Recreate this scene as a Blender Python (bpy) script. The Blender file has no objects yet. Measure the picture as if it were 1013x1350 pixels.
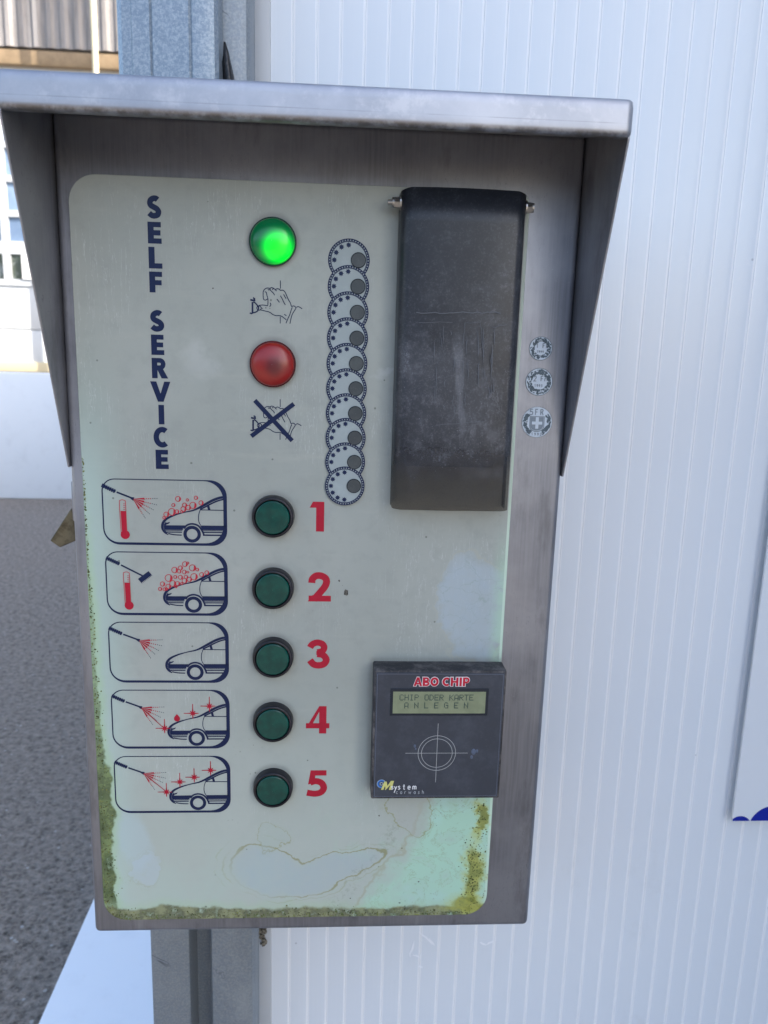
import bpy, bmesh, math, random
import numpy as np
from mathutils import Vector, Matrix
random.seed(7)
C = bpy.context.scene.collection
R = math.radians
ZB = 0.95                                   # underside of the terminal above the ground

# ------------------------------------------------------------------ camera
CAM = (0.01567, -0.79844, 0.66101 + ZB); ROT = (1.36651, -0.02818, -0.05735); FPX = 1040.0
cd = bpy.data.cameras.new('camera'); co = bpy.data.objects.new('camera', cd); C.objects.link(co)
co.location = CAM; co.rotation_euler = ROT
cd.sensor_fit = 'VERTICAL'; cd.sensor_height = 36; cd.lens = FPX / 1350 * 36
cd.clip_start = 0.02; cd.clip_end = 500
cd.dof.use_dof = True; cd.dof.focus_distance = 0.80; cd.dof.aperture_fstop = 9.0
bpy.context.scene.camera = co

# ------------------------------------------------------------------ sky and sun
SUN = Vector((0.75, -0.45, 0.60)).normalized()
w = bpy.data.worlds.new("World"); bpy.context.scene.world = w; w.use_nodes = True
nt = w.node_tree; bg = nt.nodes['Background']
sky = nt.nodes.new('ShaderNodeTexSky'); sky.sky_type = 'NISHITA'; sky.sun_disc = False
sky.sun_elevation = math.asin(SUN.z); sky.sun_rotation = math.atan2(SUN.x, SUN.y)
sky.dust_density = 2.5; sky.ozone_density = 1.0
nt.links.new(sky.outputs[0], bg.inputs[0]); bg.inputs[1].default_value = 0.15
sl = bpy.data.lights.new('sun', 'SUN'); sl.energy = 3.2; sl.angle = R(0.5); sl.color = (1, 0.93, 0.82)
so = bpy.data.objects.new('sun', sl); C.objects.link(so)
so.rotation_euler = SUN.to_track_quat('Z', 'Y').to_euler()
vs = bpy.context.scene.view_settings
vs.view_transform = 'Standard'; vs.look = 'None'; vs.gamma = 1; vs.exposure = 1.6

# ------------------------------------------------------------------ helpers
_M = (Matrix.Rotation(ROT[2], 3, 'Z') @ Matrix.Rotation(ROT[1], 3, 'Y') @ Matrix.Rotation(ROT[0], 3, 'X'))
def at(px, py, Y=-0.002):
    """where a measured photo point lies on the plane y = Y; heights count from the terminal's underside"""
    d = _M @ Vector(((px - 506.5) / FPX, -(py - 675) / FPX, -1))
    t = (Y - CAM[1]) / d.y
    return CAM[0] + d.x * t, CAM[2] - ZB + d.z * t

class MB:
    def __init__(s): s.v = []; s.f = []; s.sm = []
    def add(s, vs, fs, smooth=False):
        b = len(s.v); s.v += [tuple(q) for q in vs]
        for f in fs: s.f.append(tuple(b + i for i in f)); s.sm.append(smooth)
    def box(s, x0, x1, y0, y1, z0, z1, bev=0, seg=2):
        bm = bmesh.new(); bmesh.ops.create_cube(bm, size=1)
        for v in bm.verts:
            v.co = Vector(((x0 + x1) / 2 + v.co.x * (x1 - x0), (y0 + y1) / 2 + v.co.y * (y1 - y0), (z0 + z1) / 2 + v.co.z * (z1 - z0)))
        if bev: bmesh.ops.bevel(bm, geom=bm.edges[:], offset=bev, segments=seg, affect='EDGES', profile=.5)
        s.frombm(bm, bool(bev))
    def frombm(s, bm, smooth=False):
        bm.verts.index_update()
        s.add([v.co[:] for v in bm.verts], [[v.index for v in f.verts] for f in bm.faces], smooth); bm.free()
    def lathe(s, prof, cx, cz, n=48, smooth=True, y0=0):
        """profile of (radius, y) turned about the y axis through (cx, cz)"""
        vs = []; fs = []
        for (r, y) in prof:
            for k in range(n):
                a = 2 * math.pi * k / n; vs.append((cx + r * math.cos(a), y0 + y, cz + r * math.sin(a)))
        for i in range(len(prof) - 1):
            for k in range(n):
                a, b = i * n + k, i * n + (k + 1) % n
                fs.append((a, b, b + n, a + n))
        s.add(vs, fs, smooth)
    def prism(s, pts, axis, a0, a1, smooth=False):
        """polygon pulled along an axis: axis 'x' takes (y,z), 'y' takes (x,z), 'z' takes (x,y)"""
        n = len(pts)
        m = {'x': lambda p, a: (a, p[0], p[1]), 'y': lambda p, a: (p[0], a, p[1]), 'z': lambda p, a: (p[0], p[1], a)}[axis]
        vs = [m(p, a0) for p in pts] + [m(p, a1) for p in pts]
        fs = [tuple(range(n)), tuple(range(2 * n - 1, n - 1, -1))] + [(i, (i + 1) % n, n + (i + 1) % n, n + i) for i in range(n)]
        s.add(vs, fs, smooth)
    def build(s, name, mat, parent=None, smooth_angle=40):
        me = bpy.data.meshes.new(name); me.from_pydata(s.v, [], s.f)
        bm = bmesh.new(); bm.from_mesh(me); bmesh.ops.recalc_face_normals(bm, faces=bm.faces[:]); bm.to_mesh(me); bm.free()
        o = bpy.data.objects.new(name, me); C.objects.link(o)
        if mat: me.materials.append(mat)
        if any(s.sm):
            me.polygons.foreach_set('use_smooth', [True] * len(me.polygons))
            me.set_sharp_from_angle(angle=R(smooth_angle))
        if parent: o.parent = parent
        return o

class Art:
    """flat ink shapes in the (x, z) plane lying on a surface at y = base"""
    def __init__(s, base=-0.0022): s.base = base; s.v = []; s.f = []; s.k = 0
    def lvl(s): s.k = (s.k + 1) % 14; return s.base - s.k * 1.6e-5
    def poly(s, pts):
        y = s.lvl(); b = len(s.v); s.v += [(p[0], y, p[1]) for p in pts]; s.f.append(tuple(range(b, b + len(pts))))
    def disc(s, cx, cz, r, n=28): s.poly([(cx + r * math.cos(2 * math.pi * k / n), cz + r * math.sin(2 * math.pi * k / n)) for k in range(n)])
    def stroke(s, pts, w, closed=False):
        n = len(pts); P = [Vector((p[0], p[1])) for p in pts]
        wf = w if callable(w) else (lambda t: w)
        y = s.lvl(); b = len(s.v)
        for i in range(n):
            a = P[i - 1] if (i > 0 or closed) else None
            c = P[(i + 1) % n] if (i < n - 1 or closed) else None
            d1 = (P[i] - a).normalized() if a is not None else None
            d2 = (c - P[i]).normalized() if c is not None else None
            if d1 is None: d1 = d2
            if d2 is None: d2 = d1
            n1 = Vector((-d1.y, d1.x)); n2 = Vector((-d2.y, d2.x)); m = n1 + n2
            m = m.normalized() if m.length > 1e-6 else n1
            k = min(1 / max(m.dot(n1), .35), 2.2)
            h = wf(i / max(n - 1, 1)) / 2 * k
            p = P[i] + m * h; q = P[i] - m * h
            s.v += [(p.x, y, p.y), (q.x, y, q.y)]
        for i in range(n if closed else n - 1):
            j = (i + 1) % n
            s.f.append((b + 2 * i, b + 2 * i + 1, b + 2 * j + 1, b + 2 * j))
    def ring(s, cx, cz, r, w, n=40): s.stroke([(cx + r * math.cos(2 * math.pi * k / n), cz + r * math.sin(2 * math.pi * k / n)) for k in range(n)], w, True)
    def build(s, name, mat, parent):
        me = bpy.data.meshes.new(name); me.from_pydata(s.v, [], s.f); me.materials.append(mat)
        bm = bmesh.new(); bm.from_mesh(me)
        for f in bm.faces:
            f.normal_update()
            if f.normal.y > 0: f.normal_flip()
        bm.to_mesh(me); bm.free()
        o = bpy.data.objects.new(name, me); C.objects.link(o); o.parent = parent
        return o

def smooth(pts, k=5, closed=False):
    P = [Vector(p) for p in pts]; n = len(P); out = []
    g = (lambda i: P[i % n]) if closed else (lambda i: P[max(0, min(n - 1, i))])
    for i in range(n if closed else n - 1):
        a, b, c, d = g(i - 1), g(i), g(i + 1), g(i + 2)
        for j in range(k):
            t = j / k
            q = .5 * ((2 * b) + (c - a) * t + (2 * a - 5 * b + 4 * c - d) * t * t + (3 * b - a - 3 * c + d) * t ** 3)
            out.append((q.x, q.y))
    if not closed: out.append((P[-1].x, P[-1].y))
    return out
def arc(cx, cy, rx, ry, a0, a1, n=12):
    return [(cx + rx * math.cos(R(a0 + (a1 - a0) * i / n)), cy + ry * math.sin(R(a0 + (a1 - a0) * i / n))) for i in range(n + 1)]

# node expression helper
class N:
    def __init__(s, m, sock): s.m = m; s.s = sock
    def _b(s, op, o, rev=False):
        nd = s.m.node_tree.nodes.new('ShaderNodeMath'); nd.operation = op
        L = s.m.node_tree.links; a, b = (1, 0) if rev else (0, 1)
        L.new(s.s, nd.inputs[a])
        if isinstance(o, N): L.new(o.s, nd.inputs[b])
        else: nd.inputs[b].default_value = o
        return N(s.m, nd.outputs[0])
    def __add__(s, o): return s._b('ADD', o)
    __radd__ = __add__
    def __sub__(s, o): return s._b('SUBTRACT', o)
    def __rsub__(s, o): return s._b('SUBTRACT', o, True)
    def __mul__(s, o): return s._b('MULTIPLY', o)
    __rmul__ = __mul__
    def __truediv__(s, o): return s._b('DIVIDE', o)
    def mx(s, o): return s._b('MAXIMUM', o)
    def mn(s, o): return s._b('MINIMUM', o)
    def pw(s, o): return s._b('POWER', o)
    def ab(s): return s._b('ABSOLUTE', 0)
    def sq(s): return s._b('SQRT', 0)
    def step(s, a, b, lo=0., hi=1.):
        nd = s.m.node_tree.nodes.new('ShaderNodeMapRange'); nd.interpolation_type = 'SMOOTHSTEP'
        if a > b: a, b, lo, hi = b, a, hi, lo
        nd.inputs[1].default_value = a; nd.inputs[2].default_value = b; nd.inputs[3].default_value = lo; nd.inputs[4].default_value = hi
        s.m.node_tree.links.new(s.s, nd.inputs[0]); return N(s.m, nd.outputs[0])
class Mat:
    def __init__(s, name, color=(.5, .5, .5), rough=.5, metal=0., **kw):
        s.mat = bpy.data.materials.new(name); s.mat.use_nodes = True; s.node_tree = s.mat.node_tree
        s.b = s.node_tree.nodes['Principled BSDF']
        s.set('Base Color', color); s.set('Roughness', rough); s.set('Metallic', metal)
        for k, v in kw.items(): s.set(k.replace('_', ' '), v)
        s.tc = None
    def set(s, k, v):
        if isinstance(v, N): s.node_tree.links.new(v.s, s.b.inputs[k]); return
        if isinstance(v, (tuple, list)) and len(v) == 3 and len(s.b.inputs[k].default_value) == 4: v = (*v, 1)
        s.b.inputs[k].default_value = v
    def xyz(s, space='Object'):
        if s.tc is None: s.tc = s.node_tree.nodes.new('ShaderNodeTexCoord')
        sp = s.node_tree.nodes.new('ShaderNodeSeparateXYZ'); s.node_tree.links.new(s.tc.outputs[space], sp.inputs[0])
        return [N(s, sp.outputs[i]) for i in range(3)]
    def vec(s, x, y, z):
        c = s.node_tree.nodes.new('ShaderNodeCombineXYZ')
        for i, q in enumerate((x, y, z)):
            if isinstance(q, N): s.node_tree.links.new(q.s, c.inputs[i])
            else: c.inputs[i].default_value = q
        return c.outputs[0]
    def noise(s, scale, detail=4, rough=.55, vec=None, dist=0, stretch=None):
        n = s.node_tree.nodes.new('ShaderNodeTexNoise'); n.inputs['Scale'].default_value = scale
        n.inputs['Detail'].default_value = detail; n.inputs['Roughness'].default_value = rough; n.inputs['Distortion'].default_value = dist
        if vec is None:
            x, y, z = s.xyz()
            st = stretch or (1, 1, 1); vec = s.vec(x * st[0], y * st[1], z * st[2])
        s.node_tree.links.new(vec, n.inputs['Vector']); return N(s, n.outputs[0])
    def voro(s, scale, feature='F1', vec=None, rnd=1.):
        n = s.node_tree.nodes.new('ShaderNodeTexVoronoi'); n.feature = feature; n.inputs['Scale'].default_value = scale
        n.inputs['Randomness'].default_value = rnd
        if vec is None: vec = s.vec(*s.xyz())
        s.node_tree.links.new(vec, n.inputs['Vector']); return N(s, n.outputs[0])
    def mix(s, f, a, b):
        n = s.node_tree.nodes.new('ShaderNodeMix'); n.data_type = 'RGBA'
        if isinstance(f, N): s.node_tree.links.new(f.s, n.inputs[0])
        else: n.inputs[0].default_value = f
        for i, q in ((6, a), (7, b)):
            if isinstance(q, N): s.node_tree.links.new(q.s, n.inputs[i])
            else: n.inputs[i].default_value = (*q, 1)
        return N(s, n.outputs[2])
    def bump(s, h, strength=.3, dist=.001):
        b = s.node_tree.nodes.new('ShaderNodeBump'); b.inputs['Strength'].default_value = strength; b.inputs['Distance'].default_value = dist
        s.node_tree.links.new(h.s, b.inputs['Height']); s.node_tree.links.new(b.outputs[0], s.b.inputs['Normal'])

def empty(name, label, cat, loc=(0, 0, 0)):
    o = bpy.data.objects.new(name, None); C.objects.link(o); o.location = loc; o.empty_display_size = .1
    o['label'] = label; o['category'] = cat; return o
def tag(o, label, cat, group=None):
    o['label'] = label; o['category'] = cat
    if group: o['group'] = group
    return o

# ------------------------------------------------------------------ materials
def steel():
    m = Mat('brushed_stainless', metal=.8)
    st = m.noise(90, 4, .6, stretch=(4, 4, .12)); big = m.noise(7, 5, .6); dirt = m.noise(22, 6, .65, stretch=(1.6, 1, .5))
    c = m.mix(st.step(.3, .7), (.23, .235, .26), (.295, .30, .33))
    c = m.mix(big.step(.38, .68), c, (.36, .365, .395))
    c = m.mix(dirt.step(.50, .72) * .6, c, (.17, .168, .178)); c = m.mix(m.noise(5, 5, .7, stretch=(2.4, 1, .4)).step(.55, .7) * .5, c, (.455, .465, .505))
    fl = m.voro(240); c = m.mix(fl.step(.10, .05) * m.noise(9, 2).step(.55, .62) * .5, c, (.62, .63, .66))
    sx = m.noise(40, 3, .6, stretch=(3, 1, .6), dist=.5); c = m.mix((sx - .5).ab().step(.004, .001) * big.step(.5, .6) * .5, c, (.16, .16, .17))
    m.set('Base Color', c); m.set('Roughness', st * .12 + dirt * .14 + .36); m.bump(st + dirt, .12, .0003)
    return m.mat
STEEL = steel()
def hoodsteel():
    m = Mat('weathered_stainless', metal=.72)
    big = m.noise(9, 6, .65); mott = m.noise(38, 6, .7); st = m.noise(80, 3, .6, stretch=(.15, 3, 3))
    c = m.mix(big.step(.35, .65), (.37, .385, .43), (.47, .48, .52))
    c = m.mix(mott.step(.5, .68) * .55, c, (.60, .60, .62))
    c = m.mix(st.step(.6, .75) * .3, c, (.40, .40, .42))
    x, y, z = m.xyz()
    ln = ((z - .8495 + m.noise(3, 2) * .002).ab()).step(.0006, .0002) * m.noise(20, 4, stretch=(1, .1, .1)).step(.35, .6)
    c = m.mix(ln * .5, c, (.25, .25, .28))
    c = m.mix(z.step(.8445, .8400) * mott.step(.35, .6) * .8, c, (.12, .105, .09)); c = m.mix(z.step(.8640, .8675) * .35, c, (.24, .25, .28))  # grime on the lower edge; shading of the top bend put into colour
    m.set('Base Color', c); m.set('Roughness', mott * .12 + .38); m.bump(mott + st * .5, .15, .0004)
    return m.mat
HOOD = hoodsteel()
def galv(name, dark=False):
    m = Mat(name, metal=.55)
    sp = m.noise(330, 3, .7); big = m.noise(8, 5, .6, stretch=(1, 1, .5)); fl = m.voro(170)
    a, b = ((.27, .30, .325), (.36, .39, .41)) if dark else ((.22, .28, .34), (.38, .43, .48))
    c = m.mix(sp.step(.35, .68), a, b); c = m.mix(fl.step(.3, .8) * .25, c, (.25, .31, .38))
    c = m.mix(big.step(.5, .7) * .55, c, (.50, .53, .54) if dark else (.44, .47, .50))
    cr = m.noise(9, 4, .55, dist=.8); c = m.mix((cr - .5).ab().step(.006, .0015) * m.noise(6, 2).step(.5, .6) * (.9 if dark else .15), c, (.14, .16, .18))
    m.set('Base Color', c); m.set('Roughness', .48 if not dark else .55); m.bump(sp + big, .2, .0005)
    return m.mat
GALV = galv('galvanized_bright'); GALVD = galv('galvanized_dull', True)

XL, XR, ZBOT, ZTOP = -.2376, .1985, .0184, .8124
def panel_mat():
    m = Mat('aged_control_panel', rough=.42)
    x, y, z = m.xyz()
    n1 = m.noise(16, 5, .6); n2 = m.noise(60, 5, .65); n3 = m.noise(5, 3, .5); n4 = m.noise(260, 3, .7)
    nb = m.noise(16, 5, .6, vec=m.vec(x + 7.3, y, z + 2.1))
    wx = x + (n1 - .5) * .075 + (n2 - .5) * .016; wz = z + (nb - .5) * .06 + (n2 - .5) * .014
    def ell(px, py, rx, ry, s=.12, X=wx, Z=wz):
        cx, cz = at(px, py); ex = at(px + rx, py)[0] - at(px - rx, py)[0]; ez = at(px, py - ry)[1] - at(px, py + ry)[1]
        d = (((X - cx) / (ex / 2)).pw(2) + ((Z - cz) / (ez / 2)).pw(2)).sq()
        return d
    base = m.mix(n3.step(.35, .65), (.325, .352, .322), (.372, .398, .366))
    base = m.mix(n2.step(.45, .7) * .30, base, (.265, .285, .265))
    base = m.mix(m.noise(30, 4, .6, stretch=(.3, 1, 2.2)).step(.55, .75) * .22, base, (.46, .47, .41))
    c = m.mix(z.step(.40, .02) * .75, base, (.49, .55, .49))  # brighter light lower down, away from the hood, put into the base colour
    # yellowish cast along the top right, mint cast down the left edge
    c = m.mix((x - XL).step(.055, .0) * z.step(.72, .45) * .6, c, (.44, .62, .56))
    # faint pale round blotch, then pale scratch marks
    c = m.mix(ell(262, 475, 20, 22).step(1.2, .2) * .12, c, (.80, .84, .85))
    c = m.mix(ell(505, 490, 26, 5).step(1.2, .2) * .15, c, (.80, .84, .85))
    scr = m.noise(24, 4, .7, stretch=(5, 1, .35), dist=.4)
    c = m.mix((scr - .5).ab().step(.006, .001) * m.noise(6, 2).step(.5, .62) * .32, c, (.78, .82, .82))
    # bleached blue patch over the card reader, crackled
    d = ell(628, 800, 50, 78); k = d.step(1.10, .75)
    c = m.mix(k * (n2 * .5 + .2), c, (.42, .53, .63))
    cr = m.voro(46, 'DISTANCE_TO_EDGE', vec=m.vec(wx * 1.1, y, wz)); c = m.mix(cr.step(.016, .003) * k * .6, c, (.28, .36, .34))
    c = m.mix((d - .99).ab().step(.035, .008) * .45, c, (.42, .42, .33))
    c = m.mix((XR - x).step(.020, .002) * z.step(.50, .40) * n2.step(.3, .55) * .7, c, (.42, .64, .46))
    # mint deposit, lower right
    x0, z0 = at(470, 1195); x1, z1 = at(570, 1060)
    L = math.hypot(x1 - x0, z1 - z0); nx, nz = (z1 - z0) / L, -(x1 - x0) / L
    sd = (wx - x0) * nx + (wz - z0) * nz
    strk = m.noise(26, 6, .7, dist=.8); c = m.mix(z.step(.26, .03) * strk.step(.5, .68) * (x + .05).step(-.06, .1) * .45, c, (.40, .56, .44))
    mint = sd.step(-.012, .020) * z.step(.20, .15); c = m.mix(mint * (strk.step(.3, .55) * .4 + .5), c, (.42, .68, .52))
    c = m.mix(mint * n1.step(.5, .7) * .5, c, (.48, .74, .72)); c = m.mix((strk - .5).ab().step(.010, .002) * mint * .5, c, (.26, .34, .14)); c = m.mix(mint * m.voro(210).step(.14, .08) * n1.step(.48, .56) * .8, c, (.10, .12, .08))
    c = m.mix((XR - x).step(.0034, .0026) * (z.step(.8, .6) * .55 + .2), c, (.60, .76, .62))
    c = m.mix((sd + .004).ab().step(.0030, .0004) * z.step(.18, .14) * .55, c, (.38, .37, .24))
    c = m.mix((sd + .020).ab().step(.012, .001) * z.step(.17, .13) * n4.step(.52, .62) * .5, c, (.28, .32, .25))
    # bleached islands with dried rims
    def rot(px, py, rx, ry, deg, X=None, Z=None):
        cx, cz = at(px, py); k = 1 / 1120.; ca, sa = math.cos(R(deg)), math.sin(R(deg)); X = X or (x + (n1 - .5) * .035 + (n2 - .5) * .010); Z = Z or (z + (nb - .5) * .03 + (n2 - .5) * .009)
        u = (X - cx) * ca + (Z - cz) * sa; v = (Z - cz) * ca - (X - cx) * sa
        return ((u / (rx * k)).pw(2) + (v / (ry * k)).pw(2)).sq()
    pool = rot(352, 1150, 46, 33, -20).mn(rot(432, 1146, 72, 20, 17)).mn(rot(395, 1160, 50, 22, 0))
    c = m.mix(z.step(.16, .03) * (x + .06).step(.035, .0).mx((x - .07).step(-.02, .02)) * n1.step(.35, .6) * .30, c, (.42, .58, .50))
    c = m.mix(pool.step(1.08, .74) * (n2 * .6 + .10), c, (.38, .475, .52))
    c = m.mix((pool - 1.0).ab().step(.050, .012) * n3.step(.36, .52) * .80, c, (.27, .27, .12))
    c = m.mix((pool - 1.22).ab().step(.030, .008) * nb.step(.42, .55) * .45, c, (.33, .36, .18))
    c = m.mix((pool - 1.42).ab().step(.022, .006) * n1.step(.48, .58) * .35, c, (.33, .38, .20))
    c = m.mix(rot(176, 1110, 22, 48, 6).step(1.1, .6) * .45, c, (.44, .56, .60))
    for (px, py, rx, ry, col, rim) in ( (192, 1150, 24, 26, (.45, .54, .60), .6), (548, 1068, 30, 26, (.44, .46, .42), 1), (362, 1108, 24, 18, (.40, .47, .42), .9)):
        d = ell(px, py, rx, ry); c = m.mix(d.step(1.04, .86) * n2.step(.2, .5) * .45, c, col)
        c = m.mix((d - 1).ab().step(.05, .01) * n3.step(.3, .55) * .75 * rim, c, (.30, .31, .15))
        c = m.mix((d - 1.12).ab().step(.03, .01) * .22 * rim, c, (.40, .42, .30))
    # algae along left, bottom, lower right
    grn = m.mix(n2.step(.38, .60), (.055, .08, .020), (.20, .26, .09)); grn = m.mix(m.noise(120, 4, .7).step(.48, .60) * .6, grn, (.04, .045, .018)); grn = m.mix(m.voro(75, 'DISTANCE_TO_EDGE', vec=m.vec(wx, y, wz)).step(.10, .02) * .5, grn, (.05, .06, .02))
    wl = z.step(.60, .30) * .0045 + z.step(.36, .14) * .0085
    dl = x - XL; al = (wl * (n1 * 2.6 - .25) - dl + (n2 - .5) * .010)
    c = m.mix(al.step(-.010, .002) * z.step(.55, .4) * .55, c, (.38, .56, .29))
    ka = al.step(-.0012, .0022); c = m.mix(ka * n2.step(.24, .42) * (z.step(.40, .16) * .55 + .38), c, grn)
    db = z - ZBOT; ab_ = (.0150 - (x + .05).step(0, .12) * .004) * (n1 * 2.0 + .0) - db + (n2 - .5) * .010
    c = m.mix(ab_.step(-.013, .003) * .5, c, (.40, .54, .35))
    olive = m.mix(n2.step(.4, .6), (.10, .10, .04), (.25, .26, .13)); olive = m.mix(m.noise(140, 3, .7).step(.5, .65) * .6, olive, (.06, .05, .03))
    kb = ab_.step(-.0015, .003); c = m.mix(kb * n2.step(.25, .45) * .9, c, olive)
    kc = 0
    for (px, py, rx, ry) in ((624, 1152, 15, 44), (634, 1078, 8, 26), (620, 1190, 26, 12)):
        d = ell(px, py, rx, ry, X=x + (n2 - .5) * .035 + (n1 - .5) * .03, Z=z + (n1 - .5) * .05)
        c = m.mix(d.step(1.5, .7) * .5, c, (.48, .52, .10)); kd = d.step(1.0, .6)
        c = m.mix(kd * .85, c, m.mix(n2.step(.35, .65), (.15, .17, .025), (.38, .38, .08)))
    # grime gathered round lamps, buttons and the reader
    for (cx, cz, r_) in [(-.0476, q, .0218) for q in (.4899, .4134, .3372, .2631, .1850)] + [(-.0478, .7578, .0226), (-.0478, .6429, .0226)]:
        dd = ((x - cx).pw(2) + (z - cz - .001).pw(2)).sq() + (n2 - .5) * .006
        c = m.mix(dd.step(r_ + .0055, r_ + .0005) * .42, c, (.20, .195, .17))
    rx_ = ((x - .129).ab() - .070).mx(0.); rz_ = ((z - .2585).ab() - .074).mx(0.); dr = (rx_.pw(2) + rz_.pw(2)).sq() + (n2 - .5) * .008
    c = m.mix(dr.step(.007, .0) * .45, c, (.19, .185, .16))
    # crud specks and lichen dots
    sp = m.voro(150); msk = m.noise(9, 3).step(.56, .66)
    c = m.mix(sp.step(.16, .10) * msk * .5 * z.step(.5, .2), c, (.12, .13, .10))
    c = m.mix(m.voro(34).step(.045, .03) * .7, c, (.10, .12, .10))
    c = m.mix((m.noise(3.2, 4, .6) * 1.0).step(.52, .66) * .12, c, (.36, .40, .36))
    m.set('Base Color', c)
    m.set('Roughness', n1 * .15 + (ka + kb) * .3 + .30)
    m.bump(n4 * .12 + n2 * .2 + (ka + kb) * m.noise(150, 4, .7) * 4, .25, .0006)
    return m.mat
PANEL = panel_mat()
def ink(name, col, rough=.4):
    m = Mat(name, rough=rough); n = m.noise(90, 4, .7); c = m.mix(n.step(.45, .75) * .25, col, tuple(min(1, q * 1.35 + .008) for q in col))
    m.set('Base Color', c); m.set('Specular IOR Level', .3); return m.mat
NAVY = ink('navy_ink', (.004, .013, .058)); RED = ink('red_ink', (.40, .008, .030)); PALE = ink('pale_ring_fill', (.33, .38, .385))
REDL = ink('red_line_ink', (.48, .025, .045)); WHITE = ink('white_ink', (.78, .79, .80)); LGREY = ink('light_grey_ink', (.42, .45, .48))
BLACK = Mat('black_plastic', (.014, .014, .02), .38).mat
def dusty(name, col, dust=(.12, .12, .13), r=.35):
    m = Mat(name, rough=r); n = m.noise(35, 6, .7); k = m.noise(300, 3, .7)
    m.set('Base Color', m.mix(n.step(.42, .7) * .6, m.mix(k.step(.62, .7) * .4, col, dust), dust)); m.set('Roughness', n * .3 + r); return m.mat
RDRSIDE = dusty('dusty_black_case', (.02, .02, .024), (.26, .235, .225), .5)
RDRFACE = dusty('blue_grey_film', (.034, .042, .058), (.070, .080, .102), .25)
BEZEL = dusty('button_bezel_black', (.004, .004, .008), (.030, .028, .042), .24)
BOLT = Mat('zinc_bolt', (.45, .44, .42), .3, 1.).mat

# ------------------------------------------------------------------ setting: asphalt
def ground():
    mb = MB(); mb.add([(-90, -60, 0), (90, -60, 0), (90, 120, 0), (-90, 120, 0)], [(0, 1, 2, 3)])
    m = Mat('asphalt', rough=.85)
    n = m.noise(42, 6, .75); g = m.voro(55); big = m.noise(1.3, 5, .6); sp = m.voro(26)
    c = m.mix(n.step(.35, .68), (.055, .048, .041), (.40, .342, .292)); c = m.mix(g.step(.2, .6) * .35, c, (.46, .41, .36)); c = m.mix(m.noise(24, 5, .7).step(.52, .66) * .55, c, (.06, .054, .050))
    c = m.mix(big.step(.35, .7) * .4, c, (.27, .232, .20))
    c = m.mix(sp.step(.17, .08) * m.noise(30, 2).step(.46, .56) * .9, c, (.55, .54, .52))
    m.set('Base Color', c); m.bump(n + g * .8, 1.0, .02)
    o = mb.build('ground', m.mat); o['kind'] = 'structure'
ground()

def white_paint(name, col=(.78, .80, .82), rough=.5, blot=(.60, .63, .67)):
    m = Mat(name, rough=rough); n = m.noise(6, 6, .65); k = m.noise(30, 5, .7)
    m.set('Base Color', m.mix(n.step(.5, .75) * .35 + k.step(.6, .75) * .2, col, blot)); m.bump(k, .15, .002); return m.mat
WPAINT = white_paint('white_wall_paint', (.76, .80, .84))

# kerb under the wash bay wall
mb = MB(); mb.box(-.635, 1.9, .05, 5.2, -.02, .10, .006)
kerb = tag(mb.build('kerb', WPAINT), 'low white painted concrete kerb on the asphalt under the grey post', 'kerb')
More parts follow.
